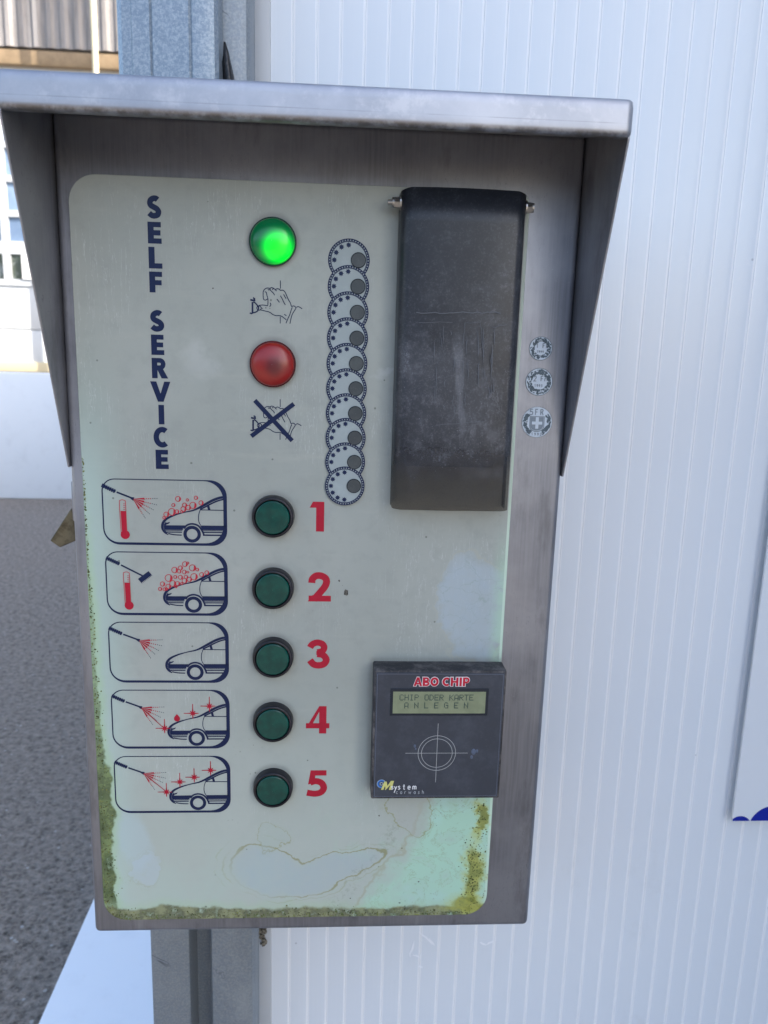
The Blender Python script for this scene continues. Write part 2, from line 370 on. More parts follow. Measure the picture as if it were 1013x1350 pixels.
# ribbed wall behind the terminal
def ribbed_wall():
    t = empty('ribbed_wall', 'tall white wall of vertical plastic ribbed sheeting behind the coin terminal', 'wall', (0, .24, 0))
    m = Mat('white_ribbed_sheet', rough=.22)
    n = m.noise(2.2, 3, .5); k = m.noise(220, 2, .6); sc = m.noise(18, 5, .7, dist=1.2)
    x, y, z = m.xyz(); ph = (x - (.0955 - .02843 * 6 + .0035)) / .02843 + 100.5
    fr = ph._b('FRACT', 0) ; web = (fr - .5).ab()
    c = m.mix(n.step(.4, .65) * .4, (.82, .86, .90), (.79, .835, .88))
    c = m.mix(web.step(.105, .055) * .95, c, (.97, .98, .99)); c = m.mix((web - .028).ab().step(.012, .004) * z.step(.5, 1.9) * .5, c, (.60, .64, .70))
    spl = m.noise(11, 6, .7, stretch=(1, 1, .6)); c = m.mix(spl.step(.56, .70) * z.step(1.3, .5) * .30, c, (.66, .68, .68))
    c = m.mix((sc - .5).ab().step(.006, .001) * m.noise(5, 2).step(.62, .68) * .5, c, (.90, .92, .94))
    c = m.mix(m.voro(16).step(.03, .02) * .5, c, (.35, .37, .40))
    m.set('Base Color', c); m.bump(n * 8 + k * .2, .05, .002); m.set('Specular IOR Level', .5)
    mb = MB(); P = .02843; x = .0955 - P * 6 + .0035; pts = [(-.0690, 0.0), (x - .0012, 0.0)]
    while x < 1.95:
        pts += [(x - .0008, 0), (x - .0003, .0011), (x + .0003, .0011), (x + .0008, 0), (x + P * .25, -.0003), (x + P * .5, -.0004), (x + P * .75, -.0003)]
        x += P
    pts.append((1.97, 0))
    poly = pts + [(1.97, .03), (-.069, .03)]
    n_ = len(pts); vs = []; fs = []
    for z in (.12, 3.2):
        for p in pts: vs.append((p[0], p[1], z))
    for i in range(n_ - 1): fs.append((i, i + 1, n_ + i + 1, n_ + i))
    mb.add(vs, fs)
    mb.add([(-.069, 0, .12), (-.069, 0, 3.2), (-.069, .03, 3.2), (-.069, .03, .12), (1.97, .03, 3.2), (1.97, .03, .12), (1.97, 0, .12), (1.97, 0, 3.2)], [(0, 1, 2, 3), (3, 2, 4, 5), (5, 4, 7, 6)])
    mb.build('ribbed_sheet', m.mat, t, 50)
    a = Art(-.0016); rr = random.Random(2)
    for (ax, ay, bx_, by) in ((540, 1262, 546, 1240), (553, 1228, 570, 1245), (545, 1258, 554, 1262), (552, 1274, 557, 1275), (632, 1242, 641, 1246), (641, 1246, 650, 1240), (566, 1236, 572, 1246)):
        P0, P1 = at(ax, ay, .239), at(bx_, by, .239)
        a.stroke([(P0[0] + (P1[0] - P0[0]) * q / 4 + rr.uniform(-.0015, .0015), ZB + P0[1] + (P1[1] - P0[1]) * q / 4 + rr.uniform(-.001, .001)) for q in range(5)], lambda t: .0005 + .0025 * math.sin(t * math.pi))
    a.build('scuff_marks', Mat('pale_scuff', (.93, .95, .98), .5).mat, t)
    mb = MB(); mb.box(-.0885, -.0695, -.0075, .034, .12, 3.2, .003)
    mb.build('edge_trim', white_paint('grey_white_trim', (.58, .60, .62), .4, (.45, .44, .40)), t)
    return t
ribbed_wall()
# sign plate on the wall
def sign():
    t = empty('sign_plate', 'white sign plate with dark blue round shapes along its lower edge', 'sign', (0, .225, ZB))
    x0 = .6105; zb = -.012; Y = .225
    mb = MB(); mb.box(x0, x0 + .75, -.002, .002, zb, zb + .85, .0008, 1)
    mb.build('plate', white_paint('sign_white', (.80, .83, .86), .3, (.72, .75, .80)), t)
    a = Art(-.0022)
    blue = ink('sign_blue', (.008, .022, .33), .3)
    def seg(cx, cz, r):
        pts = [(cx + r * math.cos(q), cz + r * math.sin(q)) for q in np.linspace(0, 2 * math.pi, 120)]
        pts = [p for p in pts if p[1] >= zb + .0012 and p[0] > x0 + .001]
        pts.sort(key=lambda p: p[0]); a.poly([(pts[0][0], zb + .0010)] + pts + [(pts[-1][0], zb + .0010)])
    seg(x0 + .013, zb - .008, .0155 + .0015); seg(x0 + .064, zb - .012, .038); seg(x0 + .14, zb - .012, .034); seg(x0 + .215, zb - .012, .034)
    a.build('blue_shapes', blue, t)
    for z in (zb + .08, zb + .76):
        mb = MB(); mb.box(x0 + .05, x0 + .70, .003, .0147, z, z + .03); mb.build('mounting_rail', GALVD, t)
sign()

# ------------------------------------------------------------------ galvanized post
def post():
    t = empty('galvanized_post', 'galvanized steel post carrying the coin terminal in front of the white wall', 'post', (-.15, .18, 0))
    dx, dy = .15, -.18
    def B(mb, x0, x1, y0, y1, z0, z1, b=.003): mb.box(x0 + dx, x1 + dx, y0 + dy, y1 + dy, z0, z1, b)
    mb = MB(); B(mb, -.2265, -.1735, .150, .232, 0, 3.1, .004); mb.build('left_member', GALVD, t)
    mb = MB(); B(mb, -.1475, -.0860, .152, .228, 0, 3.1, .011); mb.build('right_member', GALVD, t)
    mb = MB(); B(mb, -.1734, -.1476, .204, .226, 0, 3.1, 0); mb.build('web', GALVD, t)
    # bright front channel above the terminal with two shallow flutes
    pts = [(-.2195, .138), (-.2185, .124), (-.213, .1175), (-.2035, .1165), (-.2015, .1145), (-.184, .1145), (-.1825, .1160), (-.1805, .1145),
           (-.144, .1145), (-.142, .1160), (-.140, .1145), (-.125, .1145), (-.118, .1170), (-.1145, .1225), (-.1135, .149), (-.2195, .149)]
    mb = MB(); mb.prism([(p[0] + dx, p[1] + dy) for p in pts], 'z', .72 + ZB, 3.1, True)
    mb.build('front_channel', GALV, t, 30)
    # mounting plate between post and terminal
    mb = MB(); B(mb, -.205, -.11, .1405, .1495, ZB + .1, ZB + .6, .002); mb.build('mounting_plate', GALVD, t)
    mb = MB(); r = random.Random(3)
    return t
post()
def cable():
    mb = MB(); ring = []
    r = random.Random(5)
    pth = [(-.1075, .135, .905, .002), (-.1065, .134, .93, .0045), (-.1055, .133, .955, .007), (-.1035, .132, .98, .0085), (-.1000, .130, .885, .010)]
    pth = [(-.1105, .1385, ZB + .976, .0010), (-.1092, .138, ZB + .966, .0030), (-.1080, .138, ZB + .955, .0048), (-.1062, .138, ZB + .942, .0058), (-.1048, .138, ZB + .925, .0066), (-.1030, .138, ZB + .900, .0070), (-.1030, .138, ZB + .84, .0070)]
    n = 14; vs = []; fs = []
    for (x, y, z, rad) in pth:
        for k in range(n):
            a = 2 * math.pi * k / n; q = rad * (1 + r.uniform(-.16, .16)); vs.append((x + q * math.cos(a), y + q * math.sin(a), z + r.uniform(-.002, .002)))
    for i in range(len(pth) - 1):
        for k in range(n): a, b = i * n + k, i * n + (k + 1) % n; fs.append((a, b, b + n, a + n))
    fs.append(tuple(range(n))); mb.add(vs, fs, True)
    m = Mat('shiny_black_tape', (.008, .008, .010), .18); m.bump(m.noise(120, 4, .7), .6, .003)
    tag(mb.build('taped_cable', m.mat, None, 60), 'glossy black taped cable end in the gap beside the galvanized post', 'cable')
cable()
def moss():
    r = random.Random(11); mb = MB()
    for i in range(90):
        z = ZB + r.uniform(-.215, -.165); x = r.uniform(-.0855, -.0775); s = r.uniform(.0012, .0035); y = .2305 - .0012 * r.random()
        bm = bmesh.new(); bmesh.ops.create_icosphere(bm, subdivisions=1, radius=s)
        for v in bm.verts: v.co = Vector((x, y, z)) + Vector((v.co.x * r.uniform(.5, 1.1), v.co.y * .7, v.co.z * r.uniform(.8, 2.))); 
        mb.frombm(bm)
    m = Mat('dry_dirt_clump', rough=.9); n = m.noise(260, 4, .7); m.set('Base Color', m.mix(n.step(.4, .6), (.03, .025, .018), (.30, .27, .21)))
    tag(mb.build('dirt_clump', m.mat), 'brown clump of dried dirt in the joint right of the post below the terminal', 'dirt')
moss()

# ------------------------------------------------------------------ THE TERMINAL
T = empty('coin_terminal', 'stainless steel self service car wash coin terminal with hood, lamps and five green buttons', 'coin terminal', (0, 0, ZB))

def housing():
    mb = MB(); mb.box(-.25, .25, 0, .14, 0, .8665, .0062, 4); return mb.build('housing', STEEL, T)
housing()
def hood():
    prof = [(.014, .8395), (.005, .8385), (.002, .839), (.0004, .8410), (0, .8435), (0, .8475), (0, .8525), (0, .858), (0, .8615), (.0006, .8650), (.0022, .8672), (.005, .8682), (.014, .8684)]
    X, Y0, Y1, r = .2572, -.1085, .10, .007
    def loop(d, z):
        rr = max(r - d, .0006); x = X - min(d, .0016) if z < .86 else X - d; y = Y0 + d; p = [(-x, Y1)]
        for k in range(7): a = math.pi + k / 6 * math.pi / 2; p.append((-x + rr + rr * math.cos(a), y + rr + rr * math.sin(a)))
        for k in range(7): a = 1.5 * math.pi + k / 6 * math.pi / 2; p.append((x - rr + rr * math.cos(a), y + rr + rr * math.sin(a)))
        p.append((x, Y1)); return p
    vs = []; fs = []; n = 16
    for (d, z) in prof: vs += [(q[0], q[1], z) for q in loop(d, z)]
    for i in range(len(prof) - 1):
        for k in range(n - 1): a = i * n + k; fs.append((a, a + 1, a + 1 + n, a + n))
    fs.append(tuple(range((len(prof) - 1) * n, len(prof) * n)))
    mb = MB(); mb.add(vs, fs, True)
    o = mb.build('hood', HOOD, T, 50)
    md = o.modifiers.new('sheet', 'SOLIDIFY'); md.thickness = .0014; md.offset = -1
    for s in (-1, 1):
        # side wing: tapering plate, leaning out slightly towards the front
        fr = [(.02, .536), (.02, .866), (-.1045, .866), (-.1045, .8375)]
        edge = [(-.1045 + .1045 * k / 10, .8375 - (.8375 - .536) * k / 10) for k in range(1, 11)]
        pts = fr + edge
        def XX(y): return .2503 + (.0038 * max(0, -y) / .1045)
        bm = bmesh.new(); f0 = [bm.verts.new((s * XX(p[0]), p[0], p[1])) for p in pts]; f1 = [bm.verts.new((s * (XX(p[0]) + .0016), p[0] , p[1])) for p in pts]
        k = len(pts); bm.faces.new(f0); bm.faces.new(f1[::-1])
        for i in range(k): bm.faces.new((f0[i], f1[i], f1[(i + 1) % k], f0[(i + 1) % k]))
        bmesh.ops.recalc_face_normals(bm, faces=bm.faces[:])
        m2 = MB(); m2.frombm(bm); w_ = m2.build('side_wing', STEEL, o)
hood()
def control_panel():
    bm = bmesh.new(); r = .026; P = []
    for (cx, cz, a0) in ((XR - .012, ZTOP - .012, 0), (XL + r, ZTOP - r, 90), (XL + r, ZBOT + r, 180), (XR - r, ZBOT + r, 270)):
        rr = .012 if a0 == 0 else r
        P += arc(cx, cz, rr, rr, a0, a0 + 90, 10)
    mb = MB(); mb.prism(P, 'y', -.002, -.0001)
    o = mb.build('control_panel', PANEL, T)
    b = o.modifiers.new('edge', 'BEVEL'); b.width = .0005; b.segments = 2; b.limit_method = 'ANGLE'
    return o
CP = control_panel()

# ---- lettering
def glyph(a, ch, x0, z0, x1, z1, t):
    """bold letter filling the box x0..x1, z0..z1 with stroke weight t"""
    W, H = x1 - x0, z1 - z0
    def p(u, v): return (x0 + u * W, z0 + v * H)
    def I(pts): return [(x0 + t / 2 + u * (W - t), z0 + t / 2 + v * (H - t)) for u, v in pts]
    bar = lambda u0, v0, u1, v1: a.poly([p(u0, v0), p(u1, v0), p(u1, v1), p(u0, v1)])
    tw, th = t / W, t / H
    tv = th * .84
    if ch == 'E': bar(0, 0, tw, 1); bar(tw * .9, 0, 1, tv); bar(tw * .9, .5 - tv / 2, .93, .5 + tv / 2); bar(tw * .9, 1 - tv, .97, 1)
    elif ch == 'L': bar(0, 0, tw, 1); bar(tw * .9, 0, 1, tv)
    elif ch == 'F': bar(0, 0, tw, 1); bar(tw * .9, .5 - tv * .6, .95, .5 + tv * .4); bar(tw * .9, 1 - tv, 1, 1)
    elif ch == 'I': bar(.5 - tw / 2, 0, .5 + tw / 2, 1)
    elif ch == 'H': bar(0, 0, tw, 1); bar(1 - tw, 0, 1, 1); bar(tw * .9, .5 - tv / 2, 1 - tw * .9, .5 + tv / 2)
    elif ch == 'V': a.poly([p(0, 1), p(tw * 1.1, 1), p(.5, .40), p(.5, 0), p(.36, 0)]); a.poly([p(1, 1), p(.64, 0), p(.5, 0), p(.5, .40), p(1 - tw * 1.1, 1)])
    elif ch == 'S':
        a.stroke(smooth(I([(.90, .93), (.72, 1.0), (.44, 1.0), (.16, .90), (.07, .74), (.17, .60), (.45, .51), (.78, .41), (.97, .25), (.86, .07), (.50, -.0), (.22, .03), (-.04, .15)]), 4), t)
    elif ch == 'C':
        a.stroke([(x0 + t / 2 + (W * 1.12 - t) / 2 + (W * 1.12 - t) / 2 * math.cos(R(q)), z0 + H / 2 + (H - t) / 2 * math.sin(R(q))) for q in np.linspace(52, 308, 24)], t)
    elif ch in 'RPB':
        bar(0, 0, tw, 1)
        lo = .42 if ch != 'B' else .47
        lo = .34 if ch == 'P' else lo; r1 = (H * (1 - lo) - t * .8) / 2 + 0
        cz = z0 + H - t * .42 - r1; ux = x0 + W * (.50 if ch == 'R' else .52)
        rad = min(r1, W)
        a.stroke([(x0 + t * .8, cz + r1), (ux, cz + r1)] + [(ux + (W * {'R': .88, 'P': 1., 'B': .92}[ch] - (ux - x0) - t / 2) * math.cos(R(q)), cz + r1 * math.sin(R(q))) for q in np.linspace(78, -78, 10)] + [(ux, cz - r1), (x0 + t * .8, cz - r1)], t * .84)
        if ch == 'R': a.poly([p(tw * .95, .44), p(tw * 2.0, .46), p(1, 0), p(1 - tw * 1.2, 0)])
        if ch == 'B':
            r2 = (H * .56 - t * .84) / 2; c2 = z0 + t * .42 + r2
            a.stroke([(x0 + t * .8, c2 + r2), (ux, c2 + r2)] + [(ux + (x1 - ux - t / 2) * math.cos(R(q)), c2 + r2 * math.sin(R(q))) for q in np.linspace(78, -78, 10)] + [(ux, c2 - r2), (x0 + t * .8, c2 - r2)], t * .84)
    elif ch == 'A': a.poly([p(0, 0), p(tw * 1.05, 0), p(.5, .80), p(.5, 1), p(.36, 1)]); a.poly([p(1, 0), p(.64, 1), p(.5, 1), p(.5, .80), p(1 - tw * 1.05, 0)]); bar(.26, .2, .74, .2 + tv * .8)
    elif ch == 'O': a.stroke([(x0 + W / 2 + (W - t) / 2 * math.cos(q), z0 + H / 2 + (H - t) / 2 * math.sin(q)) for q in np.linspace(0, 2 * math.pi, 33)[:-1]], t, True)
    elif ch == '1': bar(1 - tw, 0, 1, 1); a.poly([p(0, .80), p(1 - tw * .9, .80), p(1 - tw * .9, 1), p(.22, 1)])
    elif ch == '2':
        a.stroke(smooth([p(.17, .64), p(.20, .78), p(.36, .885), p(.58, .885), p(.76, .80), p(.80, .66), p(.72, .50), p(.52, .30), p(.26, .06)], 4), t * .96); bar(.04, 0, 1, tv); a.poly([p(0, 0), p(.34, 0), p(.42, .2), p(.20, .22)])
    elif ch == '3':
        a.stroke(smooth([p(.12, .72), p(.22, .83), p(.42, .89), p(.64, .85), p(.74, .73), p(.66, .60), p(.44, .555)], 4), t * .92); a.stroke(smooth([p(.44, .50), p(.70, .455), p(.84, .30), p(.74, .15), p(.50, .10), p(.28, .14), p(.12, .28)], 4), t * .96)
        bar(.40, .46, .62, .60)
    elif ch == '4':
        bar(.56, 0, .56 + tw, 1); bar(0, .19, 1, .19 + tv * .92); a.poly([p(0, .20), p(.30, .38), p(.56, .80), p(.56, 1)]); a.poly([p(0, .19), p(0, .38), p(.30, .38), p(.16, .19)])
    elif ch == '5':
        bar(.28, 1 - tv, .98, 1); a.poly([p(.22, 1), p(.48, 1), p(.40, .52), p(.10, .46)])
        a.stroke(smooth([p(.20, .53), p(.46, .59), p(.74, .52), p(.86, .34), p(.74, .17), p(.44, .105), p(.05, .15)], 4), t * .98)
def bx(ch, px0, px1, py0, py1, a, tpx):
    cx, cy = (px0 + px1) / 2, (py0 + py1) / 2
    x0 = at(px0, cy, a.base)[0]; x1 = at(px1, cy, a.base)[0]; z1 = at(cx, py0, a.base)[1]; z0 = at(cx, py1, a.base)[1]
    glyph(a, ch, x0, z0, x1, z1, tpx / (px1 - px0) * (x1 - x0)); return x0, x1, z0, z1
B0 = -.00215
letters = Art(B0)
for ch, a_, b_, c_, d_, t_ in (('S', 193.4, 213.1, 257.7, 288.3, 7.4), ('E', 195, 213.1, 292.5, 321.1, 8), ('L', 196.2, 214.1, 325.6, 354, 8), ('F', 197.2, 214.2, 358.2, 385.6, 7.8),
                              ('S', 197.6, 217, 408.9, 437.3, 7.3), ('E', 199.6, 216.6, 441.2, 467.9, 7.6), ('R', 200.4, 221.8, 472, 498.8, 7.4), ('V', 198.5, 225.2, 503, 529.6, 7.4),
                              ('I', 209.2, 217, 533.8, 559.4, 7.4), ('C', 202.7, 223.4, 562.7, 590, 7.2), ('E', 205.6, 222.5, 593, 618.2, 7.4)):
    bx(ch, a_, b_, c_, d_, letters, t_)
letters.build('self_service_lettering', NAVY, CP)
for ch, a_, b_, c_, d_, t_ in (('1', 408.4, 427.6, 661.5, 700.7, 10.6), ('2', 406, 436.7, 754.8, 793, 9.6), ('3', 405.3, 435.3, 843, 881, 9.4), ('4', 403.6, 434.6, 931, 967, 9.6), ('5', 403.6, 431, 1015.6, 1050, 9.0)):
    n_ = Art(B0); bx(ch, a_, b_, c_, d_, n_, t_); n_.build('number', RED, CP)['label'] = 'large crimson printed number ' + ch

# ---- pictograms
def frame_box(tl, br):
    return tl, br
PX = [((77, 57, 955, 530), 'z1')]
# frames as (left px, right px, top px, bottom px) measured at mid-height / mid-width
FR = [(135.3, 299.6, 632.0, 718.8), (140.0, 300.6, 727.7, 811.3), (143.8, 302.0, 820.0, 900.0), (147.5, 303.2, 909.3, 986.8), (151.2, 304.2, 996.5, 1071.5)]
def fr_world(i):
    l, r_, t, b = FR[i]; cy = (t + b) / 2; cx = (l + r_) / 2
    return at(l, cy)[0], at(r_, cy)[0], at(cx, b)[1], at(cx, t)[1]
l3, r3, b3, t3 = fr_world(2)
def car_pts():
    Z = lambda u, v: at(205 + u / 9.648, 810 + v / 9.648)
    S = {}
    S['hood'] = smooth([Z(*q) for q in ((215, 742), (175, 718), (148, 680), (143, 635), (160, 590), (205, 550), (290, 512), (400, 480), (510, 456), (575, 430), (660, 385), (760, 332), (850, 300), (920, 294))], 4)
    S['bumper_in'] = smooth([Z(*q) for q in ((205, 722), (180, 700), (166, 665), (168, 625), (190, 592))], 4)
    S['lamp'] = [Z(*q) for q in ((170, 626), (186, 604), (240, 590), (225, 612), (196, 622), (180, 640))]
    S['window'] = smooth([Z(*q) for q in ((605, 440), (660, 415), (730, 378), (810, 342), (880, 322), (925, 318))], 4)
    S['belt'] = [Z(605, 446), Z(925, 449)]
    S['pillar'] = [Z(703, 392), Z(718, 446)]
    S['door'] = smooth([Z(*q) for q in ((608, 446), (592, 490), (586, 540), (592, 590), (612, 628))], 4)
    S['arch'] = smooth([Z(*q) for q in ((408, 668), (440, 632), (485, 614), (530, 614), (580, 632), (615, 668), (640, 710), (652, 742))], 4)
    S['bars_l'] = [([Z(170, v), Z(x, v)], w) for v, x, w in ((640, 430, 1.4), (656, 408, 2.0), (674, 396, 1.8), (692, 388, .6), (712, 384, 1.1))]
    S['bars_r'] = [([Z(x, v), Z(922, v)], w) for v, x, w in ((638, 610, 1.2), (656, 618, 2.0), (674, 630, 1.8), (692, 640, .6), (711, 648, 1.1))]
    S['sill_l'] = smooth([Z(*q) for q in ((215, 728), (260, 738), (310, 744), (380, 746))], 3)
    S['sill_r'] = [Z(640, 744), Z(922, 744)]
    S['wheel'] = (Z(508, 734), at(205 + 615 / 9.648, 810 + 734 / 9.648)[0] - at(205 + 401 / 9.648, 810 + 734 / 9.648)[0])
    return S
CAR = car_pts(); PXM = 1 / 1170.
def draw_car(a, ox, oz):
    o = lambda L: [(p[0] + ox, p[1] + oz) for p in L]
    px = .00104
    a.stroke(o(CAR['hood']), lambda t: px * (1.0 + 1.6 * math.sin(min(1, t * 1.9) * math.pi) ** 1 if t < .52 else .9 + 1.6 * min(1, (t - .52) * 4)))
    a.stroke(o(CAR['bumper_in']), px * .7); a.poly(o(CAR['lamp'])); a.stroke(o(CAR['window']), px * 1.5); a.stroke(o(CAR['belt']), px * .9)
    a.stroke(o(CAR['pillar']), px * 2.4); a.stroke(o(CAR['door']), px * .8); a.stroke(o(CAR['arch']), px * 1.8)
    for L, w_ in CAR['bars_l'] + CAR['bars_r']: a.stroke(o(L), px * w_ * 1.05)
    a.stroke(o(CAR['sill_l']), px * 1.2); a.stroke(o(CAR['sill_r']), px * 1.5)
    (wx, wz), D = CAR['wheel']; a.ring(wx + ox, wz + oz, D / 2 - .00165, .0034)
def draw_frame(a, l, r_, b, t):
    c1, c2 = .0165, .0185; w1 = .0010; w2 = .0052; w3 = .0026
    # outer and inner rounded rectangles whose spacing grows to the right and bottom
    def rr(l, r_, b, t, rad):
        P = []
        for cx, cz, a0, rd in ((r_ - rad[0], t - rad[0], 0, rad[0]), (l + rad[1], t - rad[1], 90, rad[1]), (l + rad[2], b + rad[2], 180, rad[2]), (r_ - rad[3], b + rad[3], 270, rad[3])):
            P += arc(cx, cz, rd, rd, a0, a0 + 90, 9)
        return P
    O = rr(l, r_, b, t, (.017, .013, .017, .016)); I = rr(l + w1 * 1.3, r_ - w2 * .72, b + w3, t - w1, (.0195, .012, .0145, .0185))
    y = a.lvl(); k = len(a.v); n = len(O)
    a.v += [(p[0], y, p[1]) for p in O] + [(p[0], y, p[1]) for p in I]
    for i in range(n): j = (i + 1) % n; a.f.append((k + i, k + j, k + n + j, k + n + i))
def lance(a, ar, l, t, dx=0, brush=False):
    """wand entering at the frame's upper left; s = local offset in photo pixels of frame one"""
    s = 1 / 1285.
    P = lambda u, v: (l + u * s + dx, t - v * s)
    g0, g1 = P(.6, 8.8), P(17.8, 17.2)
    d = Vector(g1) - Vector(g0); dn = d.normalized(); nn = Vector((-dn.y, dn.x)); hw = .0020
    segs = 7
    for k in range(segs):
        p0 = Vector(g0) + d * (k / segs); p1 = Vector(g0) + d * ((k + .80) / segs)
        a.poly([p0 + nn * hw, p1 + nn * hw, p1 - nn * hw, p0 - nn * hw])
    a.stroke([g0, g1], .0022)
    if not brush:
        e = P(40, 27.4); a.stroke([P(19.2, 17.8), P(30, 22.0), P(37, 24.8), e], .0018); a.poly([P(37, 23.8), P(41.5, 24.4), P(40.2, 29.0), P(36.6, 26.4)])
        tip = (e[0], e[1] + .0008)
        for q, ln in ((2, 31), (-14, 31), (-29, 29), (-44, 28), (-60, 29)):
            c = Vector((math.cos(R(q)), math.sin(R(q))))
            tp = Vector(tip)
            ar.poly([tp, tp + c * 14 * s + Vector((-c.y, c.x)) * .0010, tp + c * 15.5 * s - Vector((-c.y, c.x)) * .0009])
            for k in range(7):
                u = tp + c * (13.5 + k * (ln - 12) / 7) * s; v = u + c * 1.35 * s
                (a if k > 3 else ar).stroke([u, v], .0006 if k > 3 else .0009)
        return tip
    else:
        a.stroke([P(19.5, 18.5), P(47, 33.0)], .0017)
        c, si = math.cos(R(38)), math.sin(R(38)); cx, cz = P(50, 34.5)
        q = lambda u, v: (cx + u * c - v * si, cz + u * si + v * c)
        a.poly([q(-.0070, -.0026), q(.0070, -.0026), q(.0070, .0026), q(-.0070, .0026)])
        for k in range(9): a.stroke([q(-.0066 + k * .00165, -.0024), q(-.0066 + k * .00165, -.0036)], .0006)
def thermo(ar, arl, l, t, dx=0, lv=0):
    s = 1 / 1285.; P = lambda u, v: (l + u * s + dx, t - v * s)
    L = smooth([P(23.2, 73), P(22.6, 50), P(22.4, 31), P(23.2, 28.7), P(26.2, 27.6), P(29.2, 28.7), P(30.2, 31), P(30.4, 50), P(30.6, 73)], 3)
    arl.stroke(L, .0006)
    ar.poly([P(23.4, 42.5), P(29.9, 42.5), P(30.6, 73), P(24.2, 73)])
    cx, cz = P(28.2, 74.2); ar.disc(cx, cz, .0046)
    for v in (33, 35.4, 37.8, 40.2): arl.stroke([P(27, v), P(29.6, v)], .0005)
def star(ar, cx, cz, r1, r2):
    for k in range(8):
        a0 = k * math.pi / 4; rr = r1 if k % 2 == 0 else r2; c = Vector((math.cos(a0), math.sin(a0))); n = Vector((-c.y, c.x)); o = Vector((cx, cz))
        ar.poly([o + n * .0009, o - n * .0009, o + c * rr - n * .00035, o + c * rr + n * .00035])
BUB1 = [(614, 201, 19), (679, 208, 9), (740, 193, 13), (581, 244, 12), (776, 228, 16), (719, 246, 24), (660, 244, 16), (686, 262, 17), (652, 272, 19), (571, 292, 26), (606, 290, 14), (531, 310, 18), (516, 332, 10), (640, 290, 9)]
BUB2 = [(662, 126, 19), (683, 118, 8), (715, 152, 24), (749, 164, 11), (590, 167, 22), (631, 152, 16), (622, 176, 14), (658, 181, 15), (684, 182, 7), (548, 223, 27), (595, 216, 12), (631, 218, 16), (670, 216, 14), (727, 214, 25), (780, 199, 16), (816, 186, 15), (660, 242, 19), (694, 233, 17), (505, 265, 17), (488, 300, 13), (520, 302, 12), (545, 283, 18), (577, 262, 23), (611, 262, 16), (532, 300, 10), (640, 262, 9), (600, 285, 8)]
for i in range(5):
    l, r_, b, t = fr_world(i)
    name = 'pictogram'
    navy = Art(B0); red = Art(B0 - .0003); rl = Art(B0 - .0003)
    ox, oz = r_ - r3, b - b3
    draw_frame(navy, l, r_, b, t); draw_car(navy, ox, oz)
    dxs = (0, .0008, .0006, .0006, .0006)[i]
    tip = lance(navy, red, l, t, dxs, brush=(i == 1))
    th = Art(B0 - .0003); tl = Art(B0 - .0006)
    if i < 2: thermo(th, tl, l, t, dxs)
    if i < 2:
        for (u, v, q) in (BUB1 if i == 0 else BUB2):
            Z = (lambda u, v: at(120 + u / 5.332, 620 + v / 5.332)) if i == 0 else (lambda u, v: at(120 + u / 5.332, 720 + v / 5.332))
            x_, z_ = Z(u, v); rd = q / 5.332 / 1270
            rl.ring(x_, z_, rd * .93, .0007, 18)
            rl.poly([(x_ + rd * .85 * math.cos(R(k)), z_ + rd * .85 * math.sin(R(k))) for k in range(-80, 61, 20)] + [(x_ + rd * .4, z_ + rd * .2), (x_ + rd * .35, z_ - rd * .3)])
    else:
        Z = lambda u, v: at(110 + u / 4.824, 890 + v / 4.824)
        if i == 3:
            pts = [(518, 337), (697, 242), (803, 196)]; x_, z_ = Z(597, 272)
            red.poly([(x_, z_ + .0048)] + arc(x_, z_ - .0006, .0033, .0033, 40, -220, 12)); red.stroke([tip, Z(505, 328)], .0008)
        elif i == 4: pts = [(530, 742), (615, 678), (706, 648), (810, 604)]; red.stroke([tip, Z(520, 732)], .0008)
        else: pts = []
        for u, v in pts:
            x_, z_ = Z(u, v); star(red, x_, z_, .0062 if v not in (337, 742) else .0058, .0038)
            red.stroke([(x_, z_), (x_ , z_ + .0108)], .0008); red.stroke([(x_ - .0095, z_), (x_ + .006, z_)], .0008)
    p = navy.build(name, NAVY, CP)
    p['label'] = ['printed panel of a wand spraying a foamed car beside a thermometer', 'printed panel of a brush and a car heaped with foam', 'printed panel of a wand spraying a plain car',
                  'printed panel of a car with two sparkles and a wax drop', 'printed panel of a car with a row of sparkles'][i]
    if red.v:
        red.build('spray_print', RED, CP)
    if th.v: q_ = th.build('thermometer_print', RED, CP); tl.build('scale_print', REDL, q_)
    if rl.v: rl.build('foam_print', REDL, CP)

